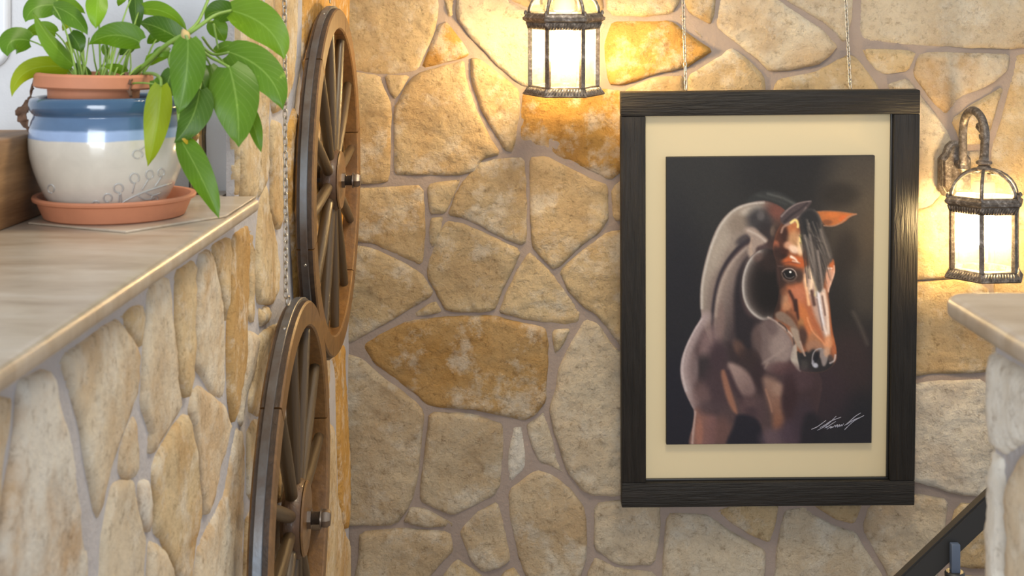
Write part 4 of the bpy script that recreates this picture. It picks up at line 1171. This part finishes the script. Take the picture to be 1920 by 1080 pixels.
# throat patch
poly([(1412, 622), (1428, 602), (1448, 598), (1470, 612), (1486, 632), (1490, 650), (1484, 672), (1468, 690), (1440, 692), (1424, 668), (1414, 645)], (140, 121, 116), 7, .95, (96, 78, 76), (1470, 640), (1415, 640))
blob(1448, 612, 10, 16, (92, 74, 74), .6, -.4); stroke([(1430, 682), (1452, 668), (1472, 654)], (162, 142, 134), 4, 4, .6); stroke([(1436, 690), (1442, 680)], (158, 138, 130), 4, 3, .6)
blob(1462, 650, 16, 20, (150, 131, 124), .6); blob(1420, 640, 9, 34, (84, 66, 64), .6)
blob(1470, 690, 26, 12, (86, 58, 60), .8); blob(1500, 712, 30, 22, (78, 56, 62), .6)
# shoulder
CLIP[0] = mask(BODY)
stroke([(1322, 592), (1304, 620), (1290, 650), (1283, 680), (1283, 705), (1291, 735), (1304, 765)], (158, 138, 136), 22, 9, .95)
stroke([(1316, 596), (1301, 619), (1287, 648), (1280, 677), (1280, 703), (1287, 731)], (196, 180, 178), 4, 3, .8)
blob(1330, 645, 18, 40, (128, 102, 101), .8, .2); blob(1324, 688, 22, 24, (46, 38, 41), .95, -.3); blob(1348, 668, 18, 30, (58, 42, 48), .9); blob(1300, 690, 10, 30, (142, 120, 118), .6)
blob(1348, 722, 30, 40, (64, 47, 52), .9); blob(1325, 770, 16, 12, (86, 62, 60), .7); blob(1315, 745, 18, 26, (108, 82, 80), .7)
poly([(1365, 640), (1390, 660), (1415, 685), (1420, 710), (1395, 700), (1372, 678)], (50, 38, 40), 7, .9)
blob(1388, 652, 10, 18, (116, 80, 64), .55, -.5)
poly([(1353, 698), (1362, 696), (1372, 730), (1383, 765), (1384, 776), (1374, 768), (1362, 740)], (148, 98, 76), 4, .9)
poly([(1366, 682), (1376, 680), (1398, 692), (1418, 718), (1420, 730), (1408, 744), (1390, 736), (1374, 706)], (156, 130, 122), 6, .92, (112, 88, 86), (1372, 690), (1410, 745))
stroke([(1366, 696), (1378, 725), (1392, 750), (1400, 770)], (60, 42, 48), 8, 5, .9); blob(1405, 765, 18, 22, (88, 64, 66), .7)
blob(1424, 702, 12, 38, (48, 34, 38), .95, -.2); blob(1405, 668, 20, 16, (52, 38, 38), .8, .4); blob(1412, 775, 14, 12, (60, 44, 50), .8)
poly([(1432, 710), (1448, 708), (1468, 724), (1468, 760), (1474, 790), (1468, 806), (1454, 806), (1450, 776), (1442, 750)], (140, 108, 94), 8, .92, (130, 82, 60), (1445, 715), (1462, 800))
stroke([(1438, 730), (1446, 755), (1450, 772)], (170, 122, 98), 3, 3, .7); blob(1462, 730, 12, 12, (156, 124, 108), .6); blob(1484, 745, 14, 42, (52, 33, 37), .85); blob(1428, 772, 10, 24, (76, 56, 60), .6)
# legs
poly([(1303, 768), (1325, 770), (1345, 785), (1340, 840), (1297, 840)], (136, 92, 78), 6, .9, (112, 78, 78), (1302, 800), (1345, 805)); stroke([(1304, 772), (1301, 800), (1298, 838)], (186, 160, 152), 4, 3, .8); blob(1312, 812, 7, 26, (160, 102, 82), .6)
blob(1355, 812, 18, 30, (106, 72, 66), .7); blob(1333, 765, 24, 14, (70, 54, 58), .7)
CLIP[0] = None; blob(1402, 825, 30, 26, (26, 25, 34), 1, 0, .8)
poly([(1386, 778), (1420, 786), (1432, 812), (1436, 842), (1366, 842), (1376, 805)], (27, 25, 36), 5, .97)
blob(1452, 824, 24, 20, (96, 76, 84), .7); blob(1490, 815, 26, 26, (70, 54, 66), .8); blob(1512, 790, 22, 40, (56, 43, 52), .8)
poly([(1512, 785), (1530, 775), (1545, 800), (1540, 842), (1506, 842)], (29, 27, 34), 8, .9)
CLIP[0] = None
# left ear
poly([(1464, 412), (1466, 400), (1478, 390), (1494, 380), (1522, 376), (1516, 388), (1508, 402), (1500, 410), (1486, 412), (1472, 420)], (72, 60, 62), 2)
stroke([(1466, 404), (1480, 390), (1498, 380), (1521, 376)], (136, 120, 118), 3, 2, .95, 1.5); stroke([(1472, 414), (1485, 402), (1500, 392), (1514, 380)], (44, 38, 42), 5, 2.5, .9, 2); stroke([(1474, 420), (1490, 411), (1504, 400), (1512, 388)], (122, 106, 104), 3.5, 2, .85, 2)
stroke([(1466, 434), (1470, 424), (1482, 418), (1494, 412)], (158, 124, 108), 4, 2, .9); stroke([(1484, 416), (1492, 411), (1497, 418), (1497, 424)], (240, 214, 130), 4.5, 2, .95)
# right ear
poly([(1530, 396), (1545, 394.5), (1575, 396), (1607, 401), (1596, 406), (1580, 418), (1566, 423), (1550, 422), (1540, 412)], (176, 98, 48), 1.8, 1, None, None, None, False)
blob(1562, 402, 14, 5, (196, 104, 46), .8); blob(1552, 416, 10, 5, (112, 66, 42), .8); blob(1582, 409, 8, 6, (200, 92, 40), .8, -.4); stroke([(1607, 401), (1592, 406), (1578, 417), (1562, 423), (1546, 422)], (150, 112, 92), 2.4, 1.6, .9); stroke([(1532, 396), (1560, 395), (1606, 401)], (140, 92, 66), 1.8, 1.4, .8)
stroke([(1527, 394), (1536, 404), (1541, 418)], (120, 102, 92), 4, 2.5, .8)
# forelock
poly([(1500, 408), (1510, 394), (1524, 391), (1537, 404), (1546, 430), (1558, 460), (1563, 486), (1553, 500), (1545, 540), (1536, 545), (1524, 510), (1514, 478), (1504, 440)], (76, 70, 68), 3, .95)
poly([(1500, 412), (1508, 396), (1524, 392), (1536, 408), (1538, 435), (1528, 452), (1512, 440)], (34, 34, 38), 5, .97)
R2 = random.Random(3)
for i in range(60):
    t = R2.random(); x0_ = 1502+24*t+R2.uniform(-3, 3); y0_ = 398+45*R2.random()
    x1_ = 1514+46*t+R2.uniform(-3, 3); y1_ = 495+R2.uniform(-35, 45)-10*t
    g_ = R2.choice([(36, 35, 38), (112, 104, 98), (134, 125, 118), (58, 53, 52), (92, 84, 80), (48, 45, 46)])
    xs = (x0_+x1_)/2+R2.uniform(-1, 5)*(.4+t)
    stroke([(x0_+6*t, y0_+12), (xs, (y0_+y1_)/2), (x1_, y1_)], g_, 2.4, 2.0, .5, .8)
stroke([(1503, 425), (1508, 460), (1514, 490), (1518, 520)], (34, 32, 34), 4, 3, .8, 2); stroke([(1520, 440), (1526, 480), (1530, 520), (1534, 555)], (120, 110, 106), 4, 3, .7, 2); stroke([(1540, 430), (1550, 460), (1558, 482)], (132, 122, 114), 4, 3, .7, 2)
stroke([(1535, 470), (1541, 510), (1546, 545)], (160, 146, 140), 4, 3, .7, 2); stroke([(1510, 440), (1520, 478), (1526, 500)], (140, 130, 124), 3, 2, .7, 1.5)
IMG += np.random.default_rng(2).normal(0, 1.2, (NY, NX, 1))
gray = IMG.mean(2, keepdims=True); IMG[:] = gray+(IMG-gray)*.90
st_ = np.random.default_rng(5).normal(0, 1, (NY, NX))
for _ in range(5): st_ = (st_+np.roll(np.roll(st_, 1, 0), 1, 1)+np.roll(st_, 1, 0))/3
IMG *= (1+.05*st_[..., None])
#PAINT_END
IMG = np.clip(IMG, 0, 255)/255.0
LIN = np.where(IMG <= 0.04045, IMG/12.92, ((IMG+0.055)/1.055)**2.4)
def make_paint():
    t = NT('oil_paint'); t.set(Roughness=0.55); t.b.inputs['Specular IOR Level'].default_value = 0.3
    at = t.n('ShaderNodeAttribute'); at.attribute_name = 'paint'
    t.l(at.outputs['Color'], t.b.inputs['Base Color'])
    tc = t.n('ShaderNodeTexCoord'); t.l(bump(t, noise_n(t, tc.outputs['Object'], 260, 4, 0.6), 0.08, 0.002), t.b.inputs['Normal'])
    return t.m
PAINT = make_paint()
canvas = link('canvas', box_mesh('canvas', (cx0, CD+.0006, cz0), (cx1, .0205, cz1), CANVASEDGE, .001), fr)
xs_ = np.linspace(cx0+.0012, cx1-.0012, NX); zs_ = np.linspace(cz1-.0012, cz0+.0012, NY)
GX, GZ = np.meshgrid(xs_, zs_)
co = np.stack([GX.ravel(), np.full(GX.size, CD), GZ.ravel()], 1)
idx = np.arange(NX*NY).reshape(NY, NX)
quads = np.stack([idx[:-1, :-1], idx[1:, :-1], idx[1:, 1:], idx[:-1, 1:]], -1).reshape(-1, 4)
me = bpy.data.meshes.new('horse_picture'); me.from_pydata(co.tolist(), [], quads.tolist()); me.update()
ca = me.color_attributes.new('paint', 'FLOAT_COLOR', 'POINT')
rgba = np.ones((NX*NY, 4), np.float32); rgba[:, :3] = LIN.reshape(-1, 3)*0.95
ca.data.foreach_set('color', rgba.ravel()); me.materials.append(PAINT)
tag(link('horse_picture', me, canvas), 'painted bay horse, head turned to the right, against a dark ground')
# signature: thin strokes of pale paint
SIGM = make_simple('pale_signature_paint', (0.30, 0.30, 0.37), 0.5)
sig = [[(1521,805),(1526,803),(1534,799),(1549,788)], [(1532,807),(1545,800),(1556,792),(1568,780)], [(1537,802),(1548,796),(1559,789),(1577,782)], [(1546,803),(1551,799),(1549,802),(1556,797),(1567,790)],
       [(1550,805),(1559,799),(1556,803),(1562,800),(1561,802)], [(1561,802),(1566,797),(1566,801),(1570,796),(1570,801),(1574,796),(1574,800),(1578,796),(1578,799),(1582,794)],
       [(1583,798),(1592,791),(1603,781),(1614,774)], [(1589,800),(1600,790),(1610,784),(1620,779)], [(1583,806),(1590,799)], [(1586,797),(1596,790),(1606,785),(1612,783)]]
v_, f_ = [], []
for s in sig:
    q = [Vector((*fp(x, y, CD),)) for x, y in s]
    q = [Vector((p[0], CD-.0004, p[1])) for p in [tuple(w) for w in catmull([(p.x, p.y) for p in q], 4)]]
    v2, f2 = tube(q, [.00062+.0005*math.sin(math.pi*i/max(1, len(q)-1)) for i in range(len(q))], 5)
    k = len(v_); v_ += v2; f_ += [tuple(i+k for i in f) for f in f2]
tag(link('signature', mesh_from('signature', v_, f_, SIGM), canvas), 'pale slanting handwritten signature')
# chains holding the picture
for px_, lab in ((1288, 'thin chain above the left half of the painting, nearer the lantern'), (1598, 'thin chain above the right half of the painting')):
    zt = fp(px_, 172); base = fo+ex*zt[0]+ez*(z1+.004)+en*.018
    top = Vector((base.x, D-.045, base.z+.42)); top.x += (px_-1288)*.00001
    chain('hanging_chain', top, base, lab)

# ------------------------------------------------------------------ saucer, pot, plant
PY0 = 1.70
SX = -0.5200
sauc = lathe_mesh('saucer', [(0, .0), (.087, .0), (.0905, .002), (.099, .022), (.104, .024), (.105, .027), (.104, .0295), (.098, .029), (.0945, .025), (.086, .007), (0, .006)], TERRA, 72)
tag(link('saucer', sauc, None, (SX, PY0, ZT)), 'terracotta saucer under the blue and cream pot', 'saucer')
PXc = -0.529
pp = empty('potted_plant', (PXc, PY0, ZT+.0062)); tag(pp, 'green trailing pothos in a blue and cream glazed pot on the ledge', 'plant')
pot_prof = [(0, 0), (.060, 0), (.070, .003), (.079, .012), (.090, .030), (.100, .053), (.1065, .076), (.1085, .094), (.1075, .110), (.1050, .123), (.1025, .1305), (.1018, .1335), (.1045, .1365), (.1075, .142), (.1078, .149), (.1055, .155), (.100, .158), (.095, .156), (.093, .148), (.092, .10), (0, .09)]
pot_prof = [(r*.927, z*.97) for r, z in pot_prof]
pm = lathe_mesh('ceramic_pot', [tuple(p) for p in catmull(pot_prof[:-3], 4)]+pot_prof[-3:], GLAZE, 96, angle=60)
pot = link('ceramic_pot', pm, pp); tag(pot, 'cream pot with blue banded neck and embossed sprigs')
lin_off = (-.022, -.004, 0)
lm = lathe_mesh('terracotta_liner', [(0, .10), (.052, .10), (.058, .150), (.059, .164), (.073, .1635), (.0765, .166), (.0755, .180), (.0725, .183), (.067, .183), (.064, .179), (.061, .17), (0, .168)], TERRA, 72)
lin = link('terracotta_liner', lm, pp, lin_off, (0, math.radians(1.5), 0)); tag(lin, 'terracotta inner pot with a wide rim')
sv, sf = [], []
soil = lathe_mesh('soil', [(.062, .172), (.045, .176), (.02, .178), (0, .177)], SOIL, 40); link('soil', soil, pp, lin_off)

# embossed sprig, cast onto the pot wall
bv_ = BVHTree.FromPolygons([v.co for v in pm.vertices], [tuple(p.vertices) for p in pm.polygons])
po = pp.location
def on_pot(px, py):
    o = Vector((0, 0, CZ))-po; d = Vector(((px-CX)/F, 1, -(py-CY)/F)).normalized()
    h = bv_.ray_cast(o, d)
    return (h[0]+h[1]*.0002) if h[0] is not None and h[1].dot(d) < 0 else (h[0] if h[0] is not None else None)
sprig = [([(222,384),(245,371),(270,360),(300,350),(330,341),(347,336)], .0014), ([(258,366),(270,374),(290,372)], .0010), ([(272,360),(285,366),(300,362)], .0010)]
drops = [(180,381,7,5),(202,371,9,9),(222,353,10,10),(252,334,10,11),(280,327,8,10),(302,323,7,9),(258,289,11,9),(96,354,7,9),(290,371,7,6)]
for x, y, rx, ry in drops:
    sprig.append(([(x+rx*math.cos(a)*.85, y+ry*math.sin(a)*.85) for a in [math.radians(75+330*i/12) for i in range(13)]], .0011))
for (x0_, y0_, x1_, y1_) in ((202,381,200,385),(224,363,222,383),(252,344,248,362),(278,336,266,356),(302,332,290,350),(262,281,284,265),(226,362,228,380)):
    sprig.append(([(x0_, y0_), ((x0_+x1_)/2, (y0_+y1_)/2), (x1_, y1_)], .0010))
for path, r in sprig:
    pts = [on_pot(*q) for q in [tuple(w) for w in catmull(path, 3)]]
    pts = [p for p in pts if p is not None]
    if len(pts) < 3: continue
    nm_ = 'embossed_berry' if len(path) == 13 else 'embossed_stalk'
    link(nm_, tube_mesh(nm_, pts, r, RELIEF, 6), pot)

# leaves: outline drawn between stalk end and tip, each at its own depth
def leaf_mesh(B, T, width, bow, tilt, fold, seed, heart=0.5, nl=16, nw=5, skew=0.0):
    """B, T: stalk end and tip; bow: sideways/forward bend vector; tilt: depth slope of the blade across"""
    r = random.Random(seed)
    mid = (B+T)/2+bow
    L = (T-B).length
    def c(t): return B*(1-t)**2+mid*2*t*(1-t)+T*t*t
    view = Vector((B.x, B.y, B.z-CZ)).normalized()
    vs, fs, uvs = [], [], []
    for i in range(nl+1):
        t = i/nl
        p = c(t); d = (c(min(1, t+.02))-c(max(0, t-.02))).normalized()
        lat = d.cross(view)
        if lat.length < 1e-4: lat = Vector((1, 0, 0))
        lat.normalize()
        lat = (lat+view*tilt).normalized()*math.sqrt(1+tilt*tilt)
        nrm = lat.cross(d).normalized()
        if nrm.dot(view) > 0: nrm = -nrm
        w = width*0.5*(1.62*(t+.02)**.42*(1-t)**.80*(1-.15*t))
        if t > .9: w *= (1-t)/.1*.6+.4 if t < 1 else 0
        for k in range(-nw, nw+1):
            s = k/nw
            back = -d*(heart*width*.32*abs(s)**1.6*max(0, 1-t*4.0))
            zz = nrm*(-(abs(s)**1.4)*w*fold + .03*width*math.sin(9*t+seed)*s*s)
            vs.append(p+lat*(w*s*(1+skew*s))+back+zz)
            uvs.append((0.5+0.5*s, t))
    m = 2*nw+1
    for i in range(nl):
        for k in range(m-1):
            fs.append((i*m+k, i*m+k+1, (i+1)*m+k+1, (i+1)*m+k))
    me = mesh_from('leaf', vs, fs, LEAFM)
    uvl = me.uv_layers.new(name='UVMap')
    for pl in me.polygons:
        for li in pl.loop_indices: uvl.data[li].uv = uvs[me.loops[li].vertex_index]
    return me
DG, MG, LG, YG, VG = (0.060, 0.135, 0.012), (0.095, 0.205, 0.012), (0.145, 0.275, 0.018), (0.27, 0.35, 0.012), (0.20, 0.37, 0.015)
soilc = Vector((PXc+lin_off[0], PY0, ZT+.180))
# (base px, tip px, width px, depth of base, depth of tip, bow px (x, y), tilt, fold, colour, stalk root px or None)
LEAVES = [
 ((56, 76), (14, 106), 62, 1.70, 1.66, (-22, -26), .3, .25, MG, (150, 142)),
 ((104, 62), (44, 72), 34, 1.74, 1.74, (0, -22), .6, .3, LG, (150, 142)),
 ((106, 10), (48, 42), 56, 1.76, 1.72, (-16, -22), .4, .2, MG, (165, 142)),
 ((100, 12), (164, 66), 46, 1.70, 1.68, (20, -14), .5, .3, MG, (172, 142)),
 ((98, 8), (160, 26), 34, 1.80, 1.80, (8, -16), .5, .2, LG, None),
 ((184, -14), (180, 54), 50, 1.70, 1.68, (4, 0), .1, .3, VG, (190, 142)),
 ((138, 122), (62, 24), 40, 1.69, 1.66, (4, 14), .8, .5, LG, (148, 143)),
 ((134, 128), (22, 182), 46, 1.70, 1.64, (-42, -46), .3, .25, YG, (150, 143)),
 ((132, 62), (152, 99), 40, 1.69, 1.68, (12, 0), .4, .3, DG, (175, 142)),
 ((262, 78), (166, 84), 62, 1.66, 1.66, (0, -30), .3, .2, MG, (235, 142)),
 ((252, -14), (256, 64), 34, 1.78, 1.78, (6, 0), .4, .3, DG, (230, 142)),
 ((236, -10), (222, 12), 20, 1.80, 1.80, (0, 0), .2, .2, LG, None),
 ((262, 18), (350, 58), 36, 1.78, 1.76, (16, -28), .6, .25, LG, (240, 142)),
 ((334, 72), (262, 44), 56, 1.72, 1.74, (-8, -16), .4, .25, DG, None),
 ((352, 74), (334, 214), 82, 1.60, 1.585, (16, 0), .1, .28, MG, None),
 ((302, 160), (277, 313), 62, 1.605, 1.595, (14, 0), .15, .45, YG, (265, 138)),
 ((374, 168), (326, 268), 72, 1.625, 1.605, (22, 10), .3, .3, DG, None),
 ((430, 126), (447, 276), 112, 1.66, 1.63, (16, -6), .15, .2, MG, None),
 ((466, 200), (490, 286), 34, 1.72, 1.71, (4, 0), .2, .3, MG, None),
 ((430, 98), (531, 206), 92, 1.69, 1.66, (40, -28), .25, .22, MG, None),
 ((434, 20), (533, 112), 88, 1.72, 1.69, (38, -26), .25, .18, LG, None),
 ((434, 26), (384, 36), 52, 1.76, 1.76, (-4, -18), .3, .2, DG, None),
 ((398, 40), (422, 78), 46, 1.78, 1.78, (6, 0), .2, .2, MG, None),
 ((404, 98), (448, 86), 28, 1.75, 1.75, (2, -12), .5, .2, MG, None),
 ((340, 264), (411, 410), 62, 1.612, 1.585, (10, -6), .35, .22, MG, None),
 ((394, 122), (420, 196), 44, 1.70, 1.69, (0, 0), .3, .3, MG, None),
 ((276, 118), (320, 106), 26, 1.72, 1.72, (0, -8), .5, .2, LG, (262, 140)),
 ((238, 136), (194, 124), 22, 1.70, 1.69, (0, -6), .5, .2, LG, (240, 140)),
 ((168, 142), (138, 118), 26, 1.71, 1.71, (0, -4), .4, .2, DG, (170, 143)),
 ((344, 236), (352, 272), 18, 1.615, 1.61, (0, 0), .2, .2, (0.55, 0.36, 0.02), None),
 ((322, 132), (308, 196), 46, 1.63, 1.62, (0, 0), .3, .3, DG, None),
 ((250, 86), (224, 104), 26, 1.74, 1.74, (0, 0), .3, .2, DG, (232, 140)),
 ((196, 84), (206, 112), 18, 1.76, 1.76, (0, 0), .3, .2, LG, (205, 142)),
 ((300, 66), (276, 82), 26, 1.76, 1.76, (0, 0), .3, .2, MG, (268, 140)),
 ((128, 78), (138, 100), 16, 1.74, 1.74, (0, 0), .3, .2, YG, (160, 142)),
 ((112, 128), (70, 118), 22, 1.72, 1.71, (-6, -10), .4, .2, DG, (150, 143)),
 ((150, 30), (118, 58), 30, 1.77, 1.77, (-4, -6), .3, .2, YG, (165, 142)),
 ((212, 62), (236, 92), 26, 1.76, 1.76, (6, 0), .3, .2, MG, (215, 142)),
 ((318, 96), (284, 106), 26, 1.70, 1.70, (0, -8), .4, .2, MG, (270, 140)),
 ((372, 120), (388, 176), 36, 1.66, 1.65, (4, 0), .3, .3, DG, None),
 ((288, 150), (318, 214), 40, 1.635, 1.625, (10, 0), .3, .3, MG, None),
]
NODE = (347, 62)
for i, (b, t, w, yb, yt, bow, tilt, fold, colr, root) in enumerate(LEAVES):
    B, T = P(b[0], b[1], yb)-po, P(t[0], t[1], yt)-po
    ym = (yb+yt)/2
    bw = Vector((bow[0]*ym/F, -.012, -bow[1]*ym/F))
    dv = Vector((0, 0, CZ))-po
    # leaf_mesh works in world terms for the view ray
    me = leaf_mesh(B+po, T+po, 1.13*w*ym/F, bw, tilt*(1 if i % 2 else -1), fold, i*1.7+1, heart=.32)
    n_ = len(me.vertices); c_ = np.empty(n_*3); me.vertices.foreach_get('co', c_); c_ = c_.reshape(-1, 3)-np.array(po)
    me.vertices.foreach_set('co', c_.ravel()); me.update()
    off = centred(me)
    o = link('leaf', me, pp, off); o.color = (*colr, 1)
    if i in (7, 15): tag(o, 'yellowish green leaf')
    if i == 29: tag(o, 'small yellow leaf')
    if root:
        R_ = soilc-po+Vector(((root[0]-178)*PY0/F*.9, random.uniform(-.045, .03), -.006))
        m_ = (B+R_)/2+Vector(((B.x-R_.x)*-.15, -.004, abs(B.z-R_.z)*.18+.006))
        path = [R_*(1-s)**2+m_*2*s*(1-s)+B*s*s for s in [k/8 for k in range(9)]]
        link('stem', tube_mesh('stem', path, [.0016-.0006*k/8 for k in range(9)], STEMM, 7), pp)
def stem_px(pts, r, mat=STEMM, name='stem'):
    path = [Vector(tuple(v)) for v in catmull([tuple(P(*q)-po) for q in pts], 5)]
    rr_ = [r[0]+(r[1]-r[0])*k/(len(path)-1) for k in range(len(path))]
    return link(name, tube_mesh(name, path, rr_, mat, 7), pp)
stem_px([(250, 141, 1.72), (275, 118, 1.70), (312, 84, 1.68), (347, 64, 1.67)], (.0032, .003))
stem_px([(347, 64, 1.67), (372, 40, 1.69), (394, -10, 1.72)], (.0026, .002))
stem_px([(347, 68, 1.67), (378, 46, 1.68), (405, 28, 1.70), (434, 20, 1.72)], (.003, .0022))
stem_px([(352, 74, 1.66), (349, 68, 1.64), (352, 76, 1.60)], (.0026, .002))
stem_px([(347, 66, 1.67), (374, 84, 1.70), (400, 102, 1.70), (430, 98, 1.69)], (.0024, .0018))
stem_px([(360, 76, 1.68), (390, 104, 1.68), (412, 116, 1.67), (430, 126, 1.66)], (.0024, .0018))
stem_px([(270, 138, 1.70), (286, 138, 1.65), (300, 146, 1.61), (302, 162, 1.605)], (.0026, .0018))
stem_px([(340, 72, 1.67), (318, 110, 1.66), (330, 150, 1.63), (334, 210, 1.615), (338, 264, 1.612)], (.0024, .0018))
stem_px([(350, 72, 1.67), (370, 120, 1.66), (376, 150, 1.64), (374, 168, 1.625)], (.0022, .0016))
stem_px([(400, 44, 1.73), (404, 64, 1.73), (409, 92, 1.73)], (.0016, .0012))
stem_px([(402, 100, 1.72), (450, 150, 1.73), (466, 200, 1.72)], (.0016, .0014))
stem_px([(434, 20, 1.72), (436, 22, 1.74), (434, 26, 1.76)], (.002, .0015)); stem_px([(347, 66, 1.67), (380, 44, 1.73), (398, 40, 1.78)], (.002, .0015))
stem_px([(380, 70, 1.70), (394, 90, 1.73), (404, 98, 1.75)], (.0018, .0014)); stem_px([(374, 90, 1.69), (386, 108, 1.70), (394, 122, 1.70)], (.0018, .0014))
stem_px([(330, 78, 1.68), (336, 74, 1.70), (334, 72, 1.72)], (.0018, .0014)); stem_px([(316, 110, 1.67), (320, 122, 1.65), (322, 132, 1.63)], (.0018, .0014))
for k in range(16):
    x = random.uniform(120, 265); x2 = x+random.uniform(-22, 22); y2 = random.uniform(70, 112); yy = random.uniform(1.70, 1.79)
    R_ = soilc-po+Vector(((x-178)*PY0/F*.8, random.uniform(-.04, .04), -.006))
    e = P(x2, y2, yy)-po
    link('stem', tube_mesh('stem', [R_, (R_+e)/2+Vector((random.uniform(-.004, .004), 0, 0)), e], [.0013, .0012, .001], STEMM, 6), pp)
# node husk
hk = tube_mesh('node_husk', [P(344, 58, 1.665)-po, P(348, 66, 1.655)-po, P(352, 76, 1.65)-po], [.003, .006, .003], make_simple('pale_husk', (.55, .40, .16), .7), 8)
link('node_husk', hk, pp)
# withered leaves hanging over the rim
def dry(pts, ws, name='withered_leaf'):
    path = [Vector(tuple(v)) for v in catmull([tuple(P(*q)-po) for q in pts], 5)]
    n = len(path); vs, fs = [], []
    w_ = np.interp(np.linspace(0, 1, n), np.linspace(0, 1, len(ws)), ws)
    for i, p in enumerate(path):
        for s in (-1, -.4, .4, 1):
            vs.append(p+Vector((s*w_[i]*.5, -abs(s)*w_[i]*.35+.003*math.sin(i*1.3+s*2), .002*math.sin(i*2+s))))
    for i in range(n-1):
        for k in range(3): fs.append((i*4+k, i*4+k+1, (i+1)*4+k+1, (i+1)*4+k))
    me = mesh_from(name, vs, fs, DRY)
    md = link(name, me, pp); s = md.modifiers.new('thickness', 'SOLIDIFY'); s.thickness = .0012
    return md
dry([(238, 138, 1.668), (242, 148, 1.655), (240, 160, 1.652), (246, 180, 1.648)], [.004, .011, .010, .002])
dry([(88, 148, 1.72), (66, 150, 1.70), (60, 170, 1.70), (56, 190, 1.70)], [.002, .003, .003, .005])
dry([(56, 186, 1.70), (44, 208, 1.69), (46, 228, 1.69), (56, 246, 1.69)], [.004, .016, .013, .003])

# slim amber glass behind the pot
gv = lathe_mesh('glass_vase', [(0, 0), (.011, 0), (.013, .004), (.0138, .05), (.0125, .09), (.0142, .112), (.0132, .112), (.0115, .09), (.0126, .05), (.0115, .007), (0, .006)], AMBERGLASS, 16, smooth=False)
tag(link('glass_vase', gv, None, (-0.466, 1.93, ZT)), 'slim amber faceted glass standing behind the pot', 'glass')
